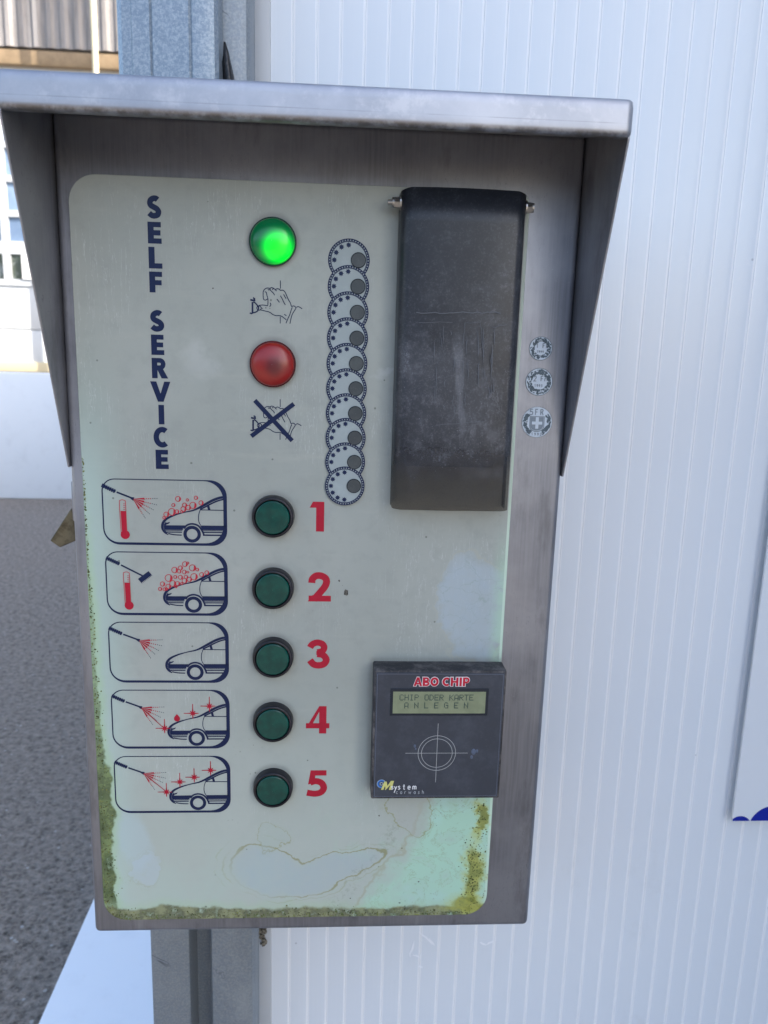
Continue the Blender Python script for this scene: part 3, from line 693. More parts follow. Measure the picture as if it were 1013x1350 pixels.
# ---- hand icons
def hand(name, dz, cross):
    a = Art(B0); Z = lambda u, v: (lambda p: (p[0], p[1] + dz))(at(320 + u / 11.256, 360 + v / 11.256))
    w = .00085
    L = [[(375, 480), (378, 420), (376, 378), (362, 330), (352, 285), (330, 280)], [(240, 482), (300, 474), (375, 486)], [(262, 545), (330, 562), (400, 580), (450, 615), (500, 632), (560, 632), (610, 662), (650, 695)],
         [(330, 402), (312, 385), (306, 330), (310, 268), (340, 232), (380, 222), (410, 235), (392, 252), (375, 240)], [(330, 402), (352, 398), (376, 380)],
         [(400, 232), (430, 216), (462, 228), (490, 250), (505, 268)], [(440, 248), (465, 222)], [(490, 245), (515, 232), (545, 240), (566, 262)], [(405, 240), (430, 272), (460, 300), (475, 330)],
         [(566, 258), (600, 255), (630, 282), (655, 335), (680, 392), (708, 440), (725, 492)], [(562, 335), (590, 385), (612, 432), (636, 474)], [(610, 315), (628, 350), (646, 380)], [(510, 385), (548, 435)],
         [(738, 508), (720, 555), (700, 620), (672, 680), (645, 745)], [(795, 520), (760, 575), (735, 620), (716, 690), (704, 752)], [(725, 500), (750, 488), (775, 494), (796, 518)], [(800, 508), (825, 498), (850, 508), (885, 530)],
         [(410, 440), (420, 470), (402, 500)], [(338, 516), (354, 518)], [(402, 520), (410, 526)], [(618, 612), (652, 632)], [(270, 520), (300, 524)]]
    for l in L: a.stroke(smooth([Z(*q) for q in l], 3), w)
    a.stroke([Z(562, 110), Z(562, 232)], w * .9); a.stroke([Z(560, 645), Z(560, 748)], w * .9)
    a.stroke([Z(148, 430), Z(148, 600)], w * 2.0)
    a.stroke(smooth([Z(*q) for q in ((160, 425), (195, 450), (228, 492), (238, 520), (225, 560), (190, 582), (150, 590))], 4), w * 1.5)
    a.stroke([Z(116, 395), Z(150, 405), Z(182, 400)], w * 2.0); a.stroke([Z(155, 365), Z(178, 380), Z(182, 420)], w * 1.6); a.stroke([Z(108, 592), Z(135, 602), Z(165, 585)], w * 1.6)
    a.stroke(arc(*Z(245, 520), .0022, .0020, 0, 340, 10), w)
    o = a.build(name, NAVY, CP)
    if cross:
        c = Art(B0 - .0003); Y = lambda u, v: at(320 + u / 11.256, 510 + v / 11.256)
        c.stroke([Y(182, 200), Y(738, 800)], .0044); c.stroke([Y(130, 732), Y(762, 252)], .0044); c.build('cross_bars', NAVY, o)
        o['label'] = 'line drawing of a hand crossed out by a navy X'
    else: o['label'] = 'navy line drawing of a hand turning a knob'
hand('hand_symbol', 0, False)
hand('hand_symbol', at(369.5, 528)[1] - at(369.5, 371.5)[1], True)

# ---- dotted rings with little windows
LX = .0343
LEDM = dusty('dark_window_lens', (.045, .055, .060), (.085, .10, .10), .22); RIMM = Mat('lens_rim', (.015, .022, .03), .25).mat
for i in range(10):
    px_, py_ = [(476, 343), (475, 378), (473, 412), (472, 446), (471, 480), (470, 512), (469, 546), (467, 578), (467, 608), (467, 638)][i]
    lx, lz = LX, .7438 - .02454 * i
    cx, cz = lx - .0092, lz - .0003; y0 = -.00225 - i * .00022
    mb = MB(); n = 56; Rr = .0200
    mb.add([(cx + Rr * math.cos(2 * math.pi * k / n), y0, cz + Rr * math.sin(2 * math.pi * k / n)) for k in range(n)] , [tuple(range(n))])
    root = mb.build('coin_symbol', PALE, CP)
    a = Art(y0 - .00003); a.k = 0
    a.ring(cx, cz, Rr - .0003, .0009, 56); a.ring(cx, cz, Rr - .0014, .0017, 56); a.ring(cx, cz, Rr - .0027, .0007, 56)
    for k in range(1, 8):
        an = R(92 + (k - 1) * 29.5); sx, sz = cx + .0141 * math.cos(an), cz + .0141 * math.sin(an)
        if i < 9 and k > 4: break
        a.poly([(sx + (.0028 if j % 2 == 0 else .0017) * math.cos(j * math.pi / 8), sz + (.0028 if j % 2 == 0 else .0017) * math.sin(j * math.pi / 8)) for j in range(16)])
    a.build('dotted_ring', NAVY, root)
    a2 = Art(y0 - .00028); m_ = 46
    for k in range(m_):
        an = 2 * math.pi * k / m_; c, s = math.cos(an), math.sin(an); q = Rr - .0014
        a2.poly([(cx + q * c + (-s * u + c * v) * .00045, cz + q * s + (c * u + s * v) * .00045) for u, v in ((-1.1, -1), (1.1, -1), (1.1, 1), (-1.1, 1))])
    a2.build('dots', PALE, root)
    mb = MB(); mb.lathe([(.0074, 0.0006), (.0074, -.0006), (.0070, -.0009), (.0066, -.0007)], lx, lz, 32, y0=y0 - .0003); rim = mb.build('window_rim', RIMM, root)
    mb = MB(); mb.lathe([(.0067, -.0006), (.0001, -.0006)], lx, lz, 32, y0=y0 - .0003); mb.build('window_lens', LEDM, root)

# ---- signal lamps
def lamp(name, z, mat, label, lit):
    e = MB(); x = -.0478
    e.lathe([(.0226, 0), (.0226, -.0034), (.0222, -.0044), (.0214, -.0044), (.0213, -.001)], x, z, 64, y0=-.002)
    bz = e.build(name, ink(name + '_bezel', (.004, .035, .024) if lit else (.10, .008, .014), .25), T); bz['label'] = label
    d = MB(); prof = [(.0212, -.002)] + [(.0211 * math.cos(q), -.005 - .0085 * math.sin(q)) for q in np.linspace(0, math.pi / 2 - .01, 16)]
    d.lathe(prof, x, z, 64, y0=-.002); d.build('dome', mat, bz, 60)
    return bz
def green_dome():
    m = Mat('lit_green_dome', (.0, .13, .045), .22)
    x, y, z = m.xyz(); cx, cz = -.0478 + .0055, .7581 - .0065
    d = ((x - cx).pw(2) + (z - cz).pw(2)).sq()
    em = d.step(.025, .003); m.set('Emission Color', m.mix(em, (0., .20, .045), (.0, 1, .0)))
    m.set('Emission Strength', em * em * .85 + em * .12 + .03); m.set('Coat Weight', .3); m.set('Coat Roughness', .25)
    return m.mat
def red_dome():
    m = Mat('unlit_red_dome', (.36, .012, .012), .30)
    x, y, z = m.xyz(); d = ((x + .0455).pw(2) + (z - .6405).pw(2)).sq()
    m.set('Base Color', m.mix((d + (m.noise(70, 3) - .5) * .006).step(.003, .015), (.13, .006, .010), (.30, .010, .008))); m.set('Coat Weight', .4); m.set('Coat Roughness', .30)
    m.set('Subsurface Weight', .2); m.set('Subsurface Radius', (.01, .002, .002)); m.set('Subsurface Scale', .3)
    return m.mat
lamp('green_signal_lamp', .7578, green_dome(), 'lit bright green round lamp', True)
lamp('red_signal_lamp', .6429, red_dome(), 'unlit red round lamp', False)

# ---- push buttons
def cap_mat():
    m = Mat('green_button_cap', rough=.2); n = m.noise(90, 4, .6); k = m.voro(120)
    x, y, z = m.xyz(); c = m.mix(n.step(.35, .7), (.0003, .046, .036), (.0008, .072, .054))
    m.set('Base Color', c); m.set('Coat Weight', .25); m.set('Specular IOR Level', .3); m.set('Coat Roughness', .3); m.bump(n, .3, .0006); return m.mat
CAP = cap_mat()
first = None
for i, z in enumerate((.4899, .4134, .3372, .2631, .1850)):
    if first is None:
        mb = MB(); prof = [(.0218, 0), (.0216, -.004), (.0210, -.0085), (.0205, -.0098), (.0196, -.0103), (.0185, -.0102), (.0178, -.0092), (.0178, -.004)]
        mb.lathe(prof, 0, 0, 64); bz = mb.build('push_button', BEZEL, T)
        mb = MB(); mb.lathe([(.0174, -.004), (.0174, -.0090), (.0170, -.0101), (.0162, -.0107), (.0120, -.0110), (.006, -.0108), (.0001, -.0107)], 0, 0, 64); cp = mb.build('cap', CAP, bz, 30)
        first = (bz, cp); o = bz
    else:
        o = first[0].copy(); C.objects.link(o); o.parent = T
        for q in first[1:]: c_ = q.copy(); C.objects.link(c_); c_.parent = o
    o.location = (-.0476, -.002, z); o['group'] = 'round green push buttons'
    o['label'] = 'dark green round push button left of the red number %d' % (i + 1)

# ---- coin intake: slot plate, smoked flap, bolts
def flap():
    x0, x1, zt, zb_ = .0738, .1888, .8075, .5045; d = .030
    # dark coin plate behind the flap
    mb = MB(); mb.box(x0 + .013, x1 - .012, -.006, -.0021, zb_ + .040, zt - .006, .001)
    m = Mat('dark_coin_plate', rough=.45); n = m.noise(20, 5, .7)
    m.set('Base Color', m.mix(n.step(.4, .7), (.035, .038, .045), (.075, .078, .085)))
    pl = mb.build('coin_plate', m.mat, T)
    mb = MB(); sz = .6865; mb.box(x0 + .018, x1 - .016, -.0082, -.0061, sz - .002, sz + .0035, .0006); mb.build('slot_lip', Mat('slot_lip', (.12, .13, .14), .4, .6).mat, pl)
    # smoked cover: curved channel
    m = Mat('smoked_cover', rough=.2)
    nt = m.node_tree; L = nt.links
    x, y, z = m.xyz()
    n = m.noise(28, 6, .7); fine = m.noise(420, 3, .8); sp = m.voro(210)
    scr = m.noise(42, 5, .75, stretch=(2.2, 1, .35), dist=.8)
    s1 = (scr - .5).ab().step(.010, .002) * (z.step(.555, .59)) * z.step(.69, .66) * m.noise(14, 3).step(.45, .55)
    dots = sp.step(.13, .05) * m.noise(40, 3, .6).step(.53, .60) * z.step(.68, .60)
    soft = m.noise(9, 4, .55)
    wipes = m.noise(26, 5, .65, stretch=(1.6, 1, .28)).step(.50, .66) * z.step(.69, .66) * z.step(.56, .60)
    dust = (soft.step(.35, .7) * .30 + n.step(.45, .75) * .14 + s1 * .55 + dots * .8 + fine.step(.48, .70) * .22 + m.noise(75, 6, .75).step(.50, .70) * .20 + wipes * .30 + m.noise(60, 5, .7, stretch=(1, 1, .5)).step(.5, .66) * z.step(.70, .6) * z.step(.50, .56) * .18)
    m.set('Base Color', m.mix(dust.step(0, 1.1), (.017, .020, .028), (.19, .20, .225)))
    m.set('Roughness', n * .2 + .26); m.bump(n + s1, .15, .0008)
    tr = nt.nodes.new('ShaderNodeBsdfTransparent'); tr.inputs[0].default_value = (.83, .80, .77, 1)
    mx = nt.nodes.new('ShaderNodeMixShader'); out = nt.nodes['Material Output']
    al = (dust.step(0, 1.2) * .35 + .30 + z.step(.530, .585) * .62).mn(.94)
    L.new(al.s, mx.inputs[0]); L.new(tr.outputs[0], mx.inputs[1]); L.new(m.b.outputs[0], mx.inputs[2]); L.new(mx.outputs[0], out.inputs[0])
    pts = [(x0 - .0005, -.003)] + [(x0, -.012)] + arc(x0 + .010, -d + .0095, .010, .010, 180, 262, 8) + [(x0 + .03, -d - .0010), ((x0 + x1) / 2, -d - .0022), (x1 - .03, -d - .0010)] + arc(x1 - .010, -d + .0095, .010, .010, 278, 360, 8) + [(x1, -.012), (x1 + .0005, -.003)]
    vs = []; fs = []; n_ = len(pts); rows = 10
    for k in range(rows + 1):
        z_ = zb_ + (zt - zb_) * k / rows
        for q in pts:
            zz = z_
            if k == rows: zz -= .0045 * max(0, (abs(q[0] - (x0 + x1) / 2) - .043) / .0145) ** 2 * .6
            vs.append((q[0], q[1], zz))
    for k in range(rows):
        for j in range(n_ - 1): a = k * n_ + j; fs.append((a, a + 1, a + 1 + n_, a + n_))
    mb = MB(); mb.add(vs, fs, True); o = mb.build('coin_flap', m.mat, T, 60)
    sd = o.modifiers.new('thick', 'SOLIDIFY'); sd.thickness = .0028; sd.offset = 0
    o['label'] = 'smoked translucent plastic flap over the coin slot'
    rd = random.Random(21); a = Art(-.0341)
    F_ = lambda px_, py_: at(px_, py_, -.034)
    a.stroke([F_(549 + k * 6.2, 412.5 + rd.uniform(-1.3, 1.3)) for k in range(19)], .0008); a.stroke([F_(552 + k * 9, 425 + rd.uniform(-.7, .7)) for k in range(6)], .0004)
    for k in range(30):
        x_ = rd.choice((575, 585, 597, 601, 612, 616, 630, 640, 646, 650)) + rd.uniform(-2.5, 2.5); y_ = rd.uniform(425, 540); L_ = rd.uniform(6, 34)
        a.stroke([F_(x_ + rd.uniform(-.8, .8), y_ + L_ * q / 4) for q in range(5)], lambda t: .0002 + .00045 * math.sin(t * math.pi))
    for (ax, ay, bx_, by) in ((612, 426, 634, 425), (613, 426, 610, 455), (634, 426, 638, 470), (650, 432, 668, 428), (575, 560, 640, 556)):
        a.stroke([F_(ax + (bx_ - ax) * q / 5 + rd.uniform(-.8, .8), ay + (by - ay) * q / 5 + rd.uniform(-.8, .8)) for q in range(6)], .0004)
    a.build('scratch_marks', Mat('pale_scratch', (.105, .115, .135), .6).mat, o)
    for s, X in ((-1, x0 - .001), (1, x1 + .001)):
        mb = MB(); z0 = .7950; y0 = -.019
        def cyl(xa, xb, r, n=6, sm=False):
            vs = []
            for xx in (xa, xb):
                for k in range(n): vs.append((xx, y0 + r * math.cos(2 * math.pi * k / n), z0 + r * math.sin(2 * math.pi * k / n)))
            fs = [(k, (k + 1) % n, n + (k + 1) % n, n + k) for k in range(n)] + [tuple(range(n)), tuple(range(n, 2 * n))]
            mb.add(vs, fs, sm)
        cyl(X, X + s * .0016, .0068, 20); cyl(X + s * .0016, X + s * .0066, .0052, 6); cyl(X + s * .0066, X + s * .0085, .0045, 16)
        if s < 0: cyl(X + s * .0085, X + s * .0125, .0026, 14)
        mb.build('hinge_bolt', BOLT, T)
flap()

# ---- coin stickers
CG = ink('sticker_silver', (.56, .63, .70), .45); CDK = ink('sticker_dark_green_grey', (.10, .135, .16), .5); CM_ = ink('sticker_mid_grey', (.22, .26, .30), .5)
def mini(a, s, x, z, h, t, adv=.72):
    """thin stroke lettering, baseline at z"""
    G = {'1': [[(.1, .75), (.35, 1), (.35, 0)]], '2': [[(.05, .75), (.15, .95), (.4, 1), (.6, .85), (.55, .6), (.05, 0), (.65, 0)]], '5': [[(.6, 1), (.1, 1), (.05, .55), (.35, .62), (.6, .45), (.55, .12), (.3, 0), (.0, .08)]],
         'F': [[(.05, 0), (.05, 1), (.55, 1)], [(.05, .52), (.45, .52)]], 'R': [[(.05, 0), (.05, 1), (.4, 1), (.55, .8), (.4, .52), (.05, .52)], [(.3, .52), (.6, 0)]], 'r': [[(.1, 0), (.1, .6)], [(.1, .45), (.25, .6), (.45, .6)]],
         'S': [[(.58, .85), (.35, 1), (.1, .9), (.1, .62), (.5, .4), (.55, .15), (.3, 0), (.02, .12)]], '9': [[(.55, .6), (.3, .45), (.08, .65), (.15, .95), (.4, 1), (.56, .8), (.5, .3), (.2, 0)]], '0': [[(.3, 0), (.06, .25), (.06, .75), (.3, 1), (.55, .75), (.55, .25), (.3, 0)]],
         '8': [[(.3, .52), (.08, .75), (.3, 1), (.52, .75), (.3, .52), (.05, .25), (.3, 0), (.56, .25), (.3, .52)]], '3': [[(.05, .9), (.3, 1), (.55, .8), (.3, .54), (.58, .25), (.3, 0), (.03, .1)]],
         's': [[(.45, .52), (.25, .6), (.08, .48), (.42, .2), (.25, 0), (.03, .08)]], 'y': [[(.05, .6), (.28, .05)], [(.52, .6), (.0, -.62)]], 't': [[(.22, .9), (.22, .05), (.42, .0)], [(.02, .6), (.42, .6)]], 'e': [[(.06, .32), (.5, .32), (.45, .55), (.25, .62), (.06, .45), (.08, .12), (.3, 0), (.5, .08)]],
         'm': [[(.05, 0), (.05, .6)], [(.05, .5), (.22, .6), (.36, .48), (.36, 0)], [(.36, .48), (.54, .6), (.68, .48), (.68, 0)]], 'c': [[(.48, .52), (.28, .62), (.06, .45), (.06, .15), (.28, 0), (.48, .08)]], 'a': [[(.48, .6), (.48, 0)], [(.48, .5), (.25, .6), (.06, .4), (.08, .1), (.28, 0), (.48, .15)]],
         'w': [[(.02, .6), (.18, 0), (.34, .5), (.5, 0), (.66, .6)]], 'h': [[(.06, 0), (.06, 1)], [(.06, .48), (.26, .6), (.46, .45), (.46, 0)]], ' ': []}
    for ch in s:
        for st in G[ch]: a.stroke([(x + u * h * .85, z + v * h) for u, v in st], t)
        x += h * (adv if ch not in 'mw' else adv * 1.25)
def coin(px_, py_, D, txt, five=False):
    cx, cz = at(px_, py_, 0); rd = random.Random(int(D * 1e5)); Rr = D / 2
    mb = MB(); n = 56
    mb.add([(cx + Rr * math.cos(2 * math.pi * k / n), -.0004, cz + Rr * math.sin(2 * math.pi * k / n)) for k in range(n)] + [(cx + Rr * math.cos(2 * math.pi * k / n), 0.0003, cz + Rr * math.sin(2 * math.pi * k / n)) for k in range(n)], [tuple(range(n))] + [(k, (k + 1) % n, n + (k + 1) % n, n + k) for k in range(n)])
    o = mb.build('coin_sticker', CG, T); o['label'] = 'round silver coin sticker marked ' + txt
    a = Art(-.00045); 
    if not five:
        a.ring(cx, cz, Rr * .99, .0005, 48)
        for k in range(190):
            an = rd.uniform(0, 2 * math.pi); q = Rr * rd.uniform(.58, .90); x_, z_ = cx + q * math.cos(an), cz + q * math.sin(an)
            tt = an + rd.uniform(-.5, .5) + math.pi / 2; L = Rr * rd.uniform(.07, .15); c, s = math.cos(tt), math.sin(tt)
            a.poly([(x_ + c * L, z_ + s * L), (x_ - s * L * .5, z_ + c * L * .5), (x_ - c * L, z_ - s * L), (x_ + s * L * .5, z_ - c * L * .5)])
        a.build('wreath_print', CDK, o); b = Art(-.0008); h = Rr * .36
        mini(b, txt, cx - Rr * .42, cz + Rr * .06, h, .0009, .80 if txt[0] == '1' else .74); mini(b, '1999' if txt[0] == '1' else '1993', cx - Rr * .34, cz - Rr * .36, Rr * .18, .0006, .92); b.build('value_print', CM_, o)
    else:
        for s in (-1, 1):
            for k in range(80):
                an = R(90 + s * rd.uniform(52, 150)); q = Rr * rd.uniform(.66, .90); x_, z_ = cx + q * math.cos(an), cz + q * math.sin(an)
                tt = an + rd.uniform(-.6, .6) + math.pi / 2; L = Rr * rd.uniform(.06, .12); c, si = math.cos(tt), math.sin(tt)
                a.poly([(x_ + c * L, z_ + si * L), (x_ - si * L * .5, z_ + c * L * .5), (x_ - c * L, z_ - si * L), (x_ + si * L * .5, z_ - c * L * .5)])
        a.ring(cx, cz, Rr * .99, .0003, 48); a.build('wreath_print', CDK, o)
        b = Art(-.0008); w = Rr * .46
        sh = [(cx - w, cz + Rr * .36), (cx + w, cz + Rr * .36), (cx + w, cz - Rr * .25)] + arc(cx, cz - Rr * .25, w, Rr * .36, 0, -180, 10)[1:] ; b.stroke(sh, .0008, True)
        b.poly([(cx + (u - cx) * .90, cz + (v - cz) * .90) for u, v in sh])
        mini(b, '5FR', cx - Rr * .50, cz + Rr * .47, Rr * .36, .0009, .95); mini(b, '1992', cx - Rr * .32, cz - Rr * .86, Rr * .16, .0006, 1.2)
        b.build('shield_print', CM_, o)
        c_ = Art(-.0011); u = Rr * .1
        c_.poly([(cx - u, cz + 3.2 * u), (cx + u, cz + 3.2 * u), (cx + u, cz - 4.2 * u), (cx - u, cz - 4.2 * u)]); c_.poly([(cx - 3.4 * u, cz + .4 * u), (cx + 3.4 * u, cz + .4 * u), (cx + 3.4 * u, cz - 1.5 * u), (cx - 3.4 * u, cz - 1.5 * u)])
        c_.build('cross_print', CG, o)
coin(713, 459.5, .0232, '1 Fr'); coin(710.8, 503.5, .0274, '2 Fr'); coin(708, 556.5, .0315, '5FR', True)

# ---- card reader
def reader():
    x0, x1, z0, z1, D = .0590, .1990, .1845, .3325, -.0285
    mb = MB(); mb.box(x0, x1, D, -.0021, z0, z1, .0016); rd = mb.build('card_reader', RDRSIDE, T)
    mb = MB(); mb.box(x0 + .0022, x1 - .0022, D - .0006, D + .0004, z0 + .0022, z1 - .0022, .0003, 1); mb.build('front_film', RDRFACE, rd)
    Y = D - .0007
    Z = lambda u, v: at(470 + u / 4.605, 850 + v / 4.605, Y)
    f = Art(Y); k = .0036; f.stroke([(x0 + k, z0 + k), (x1 - k, z0 + k), (x1 - k, z1 - k), (x0 + k, z1 - k)], .00045, True)
    f.build('border_line', ink('faint_border', (.13, .15, .20)), rd)
    # display
    (a0, _), (_, b1) = Z(222, 350), Z(500, 283); (a1, _), (_, b0) = Z(783, 350), Z(500, 415)
    mb = MB(); mb.box(a0 - .003, a1 + .003, Y - .0005, Y + .0002, b0 - .0028, b1 + .0034, .0004, 1); dsp = mb.build('display', ink('display_surround', (.018, .024, .034), .3), rd)
    m = Mat('lcd_glass', (.225, .26, .155), .25); n = m.noise(80, 3); m.set('Base Color', m.mix(n.step(.3, .7), (.205, .24, .145), (.245, .28, .17)))
    mb = MB(); mb.add([(a0, Y - .0008, b0), (a1, Y - .0008, b0), (a1, Y - .0008, b1), (a0, Y - .0008, b1)], [(0, 1, 2, 3)]); mb.build('lcd_glass', m.mat, dsp)
    F = {'C': '01110 10001 10000 10000 10000 10001 01110', 'H': '10001 10001 10001 11111 10001 10001 10001', 'I': '01110 00100 00100 00100 00100 00100 01110', 'P': '11110 10001 10001 11110 10000 10000 10000',
         'O': '01110 10001 10001 10001 10001 10001 01110', 'D': '11100 10010 10001 10001 10001 10010 11100', 'E': '11111 10000 10000 11110 10000 10000 11111', 'R': '11110 10001 10001 11110 10100 10010 10001',
         'K': '10001 10010 10100 11000 10100 10010 10001', 'A': '01110 10001 10001 10001 11111 10001 10001', 'T': '11111 00100 00100 00100 00100 00100 00100', 'N': '10001 10001 11001 10101 10011 10001 10001',
         'L': '10000 10000 10000 10000 10000 10000 11111', 'G': '01110 10001 10000 10111 10001 10001 01111'}
    lc = Art(Y - .0010)
    xs = Z(262, 320)[0]; pitch = (Z(715, 320)[0] - xs) / 15.0
    for row, s in ((0, 'CHIP ODER KARTE'), (1, ' A N L E G E N')):
        zt_ = Z(500, 300 if row == 0 else 348)[1]; zb_ = Z(500, 336 if row == 0 else 384)[1]; ch = (zt_ - zb_) / 7
        for i, c in enumerate(s):
            if c == ' ': continue
            for r_, bits in enumerate(F[c].split()):
                for q, bit in enumerate(bits):
                    if bit == '1':
                        u = xs + i * pitch + q * pitch * .17; v = zt_ - r_ * ch; w_ = pitch * .155
                        lc.poly([(u, v - ch * .92), (u + w_, v - ch * .92), (u + w_, v), (u, v)])
    lc.build('display_text', ink('lcd_segments', (.045, .075, .065), .4), dsp)
    # heading with white outline
    lo, up = Z(500, 250)[1], Z(500, 197)[1]
    H_ = up - lo; word = 'ABO CHIP'; wd = {'A': .95, 'B': .78, 'O': .92, ' ': .30, 'C': .86, 'H': .86, 'I': .38, 'P': .76}
    tot = sum(wd[c] + .06 for c in word) - .06; X0, X1 = Z(348, 225)[0], Z(688, 225)[0]; sc = (X1 - X0) / tot
    for kind in (0, 1):
        a = Art(Y - .0001 - kind * .0003); x = X0
        for c in word:
            if c != ' ':
                g = .0006 if kind == 0 else 0
                glyph(a, c, x - g, lo - g, x + wd[c] * sc + g, up + g, H_ * .25 + 2 * g)
            x += (wd[c] + .06) * sc
        a.build('heading_outline' if kind == 0 else 'heading', WHITE if kind == 0 else ink('heading_red', (.50, .015, .04)), rd)
    # aiming circle
    a = Art(Y); cx, cz = Z(489, 658); r1 = (Z(604, 658)[0] - Z(373, 658)[0]) / 2
    a.ring(cx, cz, r1 - .0003, .00055, 64); a.ring(cx, cz, r1 * .81, .00055, 64)
    a.stroke([(Z(298, 658)[0], cz), (Z(676, 658)[0], cz)], .0005); a.stroke([(cx, Z(489, 478)[1]), (cx, Z(489, 835)[1])], .0005)
    a.build('target_rings', ink('pale_line', (.40, .42, .42)), rd)
    # maker's mark
    Q = lambda u, v: at(490 + u / 14.47, 1020 + v / 14.47, Y)
    a = Art(Y - .0003); c0 = Q(190, 192); a.stroke(arc(*c0, .0036, .0038, 40, 320, 20), .0016); a.build('blue_mark', ink('mark_blue', (.03, .16, .50)), rd)
    a = Art(Y - .0001); a.ring(*c0, .0047, .0005); a.ring(*c0, .0016, .0006, 20); a.build('mark_outline', ink('mark_pale', (.42, .52, .62)), rd)
    a = Art(Y - .0007); 
    for L in (((180, 300), (245, 145), (290, 145), (225, 300)), ((245, 145), (290, 145), (305, 240), (272, 300)), ((272, 300), (252, 300), (370, 130), (430, 130)), ((430, 130), (385, 130), (330, 300), (378, 300))): a.poly([Q(*q) for q in L])
    a.build('yellow_mark', ink('mark_yellow', (.62, .60, .20)), rd)
    a = Art(Y - .0010); q = Q(370, 290); mini(a, 's', q[0], q[1], .0062, .0009, .62); q = Q(432, 290)
    mini(a, 'y', q[0], q[1], .0062, .0009); q = Q(500, 290); mini(a, 'stem', q[0], q[1], .0066, .0009, .80)
    a.build('mark_lettering', WHITE, rd); a = Art(Y - .0010); q = Q(465, 375); mini(a, 'carwash', q[0], q[1], .0046, .0005, .98); a.build('mark_lettering', LGREY, rd)
    # dried drops
    dm = ink('dried_drop', (.10, .125, .18), .3)
    for (u, v, r_) in ((712, 650, 1.3), (700, 682, .8), (733, 645, .7), (355, 615, .7), (360, 632, .5)):
        mb = MB(); px_, pz_ = Z(u, v); bm = bmesh.new(); bmesh.ops.create_uvsphere(bm, u_segments=14, v_segments=8, radius=.0021 * r_)
        for w_ in bm.verts: w_.co = Vector((px_ + w_.co.x * .9, Y + w_.co.y * .22, pz_ + w_.co.z * 1.3))
        mb.frombm(bm, True); mb.build('dried_drop', dm, rd)
reader()

# ---- chips in the panel print, latch, rivets
def chips():
    r = random.Random(4); m = Mat('bare_chip', rough=.7); n = m.noise(700, 2); m.set('Base Color', m.mix(n.step(.4, .6), (.02, .02, .02), (.12, .11, .09)))
    for (px_, py_, w_, h_) in ((447.5, 765.5, .0011, .0013), (456.5, 781, .0026, .0040), (281, 380, .0010, .0008), (500, 1075, .0010, .0010), (530, 1118, .001, .0007), (552, 1162, .0011, .001), (462, 1184, .001, .0008), (527, 1190, .0012, .0007)):
        a = Art(B0 - .0002); cx, cz = at(px_, py_); a.poly([(cx + w_ * r.uniform(.65, 1.1) * math.cos(k * .6283), cz + h_ * r.uniform(.65, 1.1) * math.sin(k * .6283)) for k in range(10)]); a.build('chipped_spot', m.mat, CP)
chips()
def algae():
    r = random.Random(33); mb = MB()
    spots = []
    for k in range(520):
        z = ZBOT + .03 + (r.random() ** 1.5) * .50; wv = .0015 + .011 * max(0, 1 - (z - .05) / .38) ** .8
        spots.append((XL + .001 + abs(r.gauss(0, .55)) * wv, z))
    for k in range(520):
        x = r.uniform(XL + .022, XR - .022); spots.append((x, ZBOT + .001 + abs(r.gauss(0, .0038)) * (1.4 if x < .05 else 1)))
    for k in range(90): a = R(r.uniform(180, 270)); q = .026 - abs(r.gauss(0, .004)) - .001; spots.append((XL + .026 + q * math.cos(a), ZBOT + .026 + q * math.sin(a)))
    for k in range(260):
        px_, py_ = r.choice([(624, 1152), (628, 1130), (622, 1178), (634, 1082)]); x, z = at(px_ + r.gauss(0, 6), py_ + r.gauss(0, 17))
        if x < XR - .003 and z > ZBOT + .004: spots.append((x, z))
    base = []
    bm = bmesh.new(); bmesh.ops.create_icosphere(bm, subdivisions=1, radius=1); bv = [v.co.copy() for v in bm.verts]; bf = [[v.index for v in f.verts] for f in bm.faces]; bm.free()
    for (x, z) in spots:
        q = r.uniform(.0003, .0009); sx, sz = r.uniform(.7, 1.5), r.uniform(.7, 1.6)
        mb.add([(x + v.x * q * sx * r.uniform(.8, 1.2), -.0020 + v.y * q * .45, z + v.z * q * sz * r.uniform(.8, 1.2)) for v in bv], bf, True)
    m = Mat('algae_clumps', rough=.95); n = m.noise(190, 3, .7); k = m.noise(60, 3, .6)
    m.set('Base Color', m.mix(k.step(.4, .6), m.mix(n.step(.4, .6), (.04, .052, .016), (.13, .17, .05)), m.mix(n.step(.4, .6), (.06, .055, .02), (.21, .23, .07))))
    o = mb.build('algae_growth', m.mat, CP, 80); o['kind'] = 'stuff'
algae()
def latch():
    Y = .02; P = [at(*q, Y) for q in ((93, 671), (66, 713), (79, 722), (100, 713), (104, 690))]
    mb = MB(); mb.prism(P, 'y', Y, Y + .022); m = Mat('worn_brass', rough=.5, metal=.5); n = m.noise(60, 4, .7)
    m.set('Base Color', m.mix(n.step(.35, .65), (.07, .055, .03), (.16, .135, .085)))
    o = mb.build('lock_latch', m.mat, T); b = o.modifiers.new('b', 'BEVEL'); b.width = .0012; b.segments = 2; b.limit_method = 'ANGLE'
    o['label'] = 'worn brass coloured latch sticking out at the left side'
    mb = MB(); mb.box(-.2535, -.2490, .010, .05, .478, .520, .0018); mb.build('latch_plate', STEEL, o)
latch()

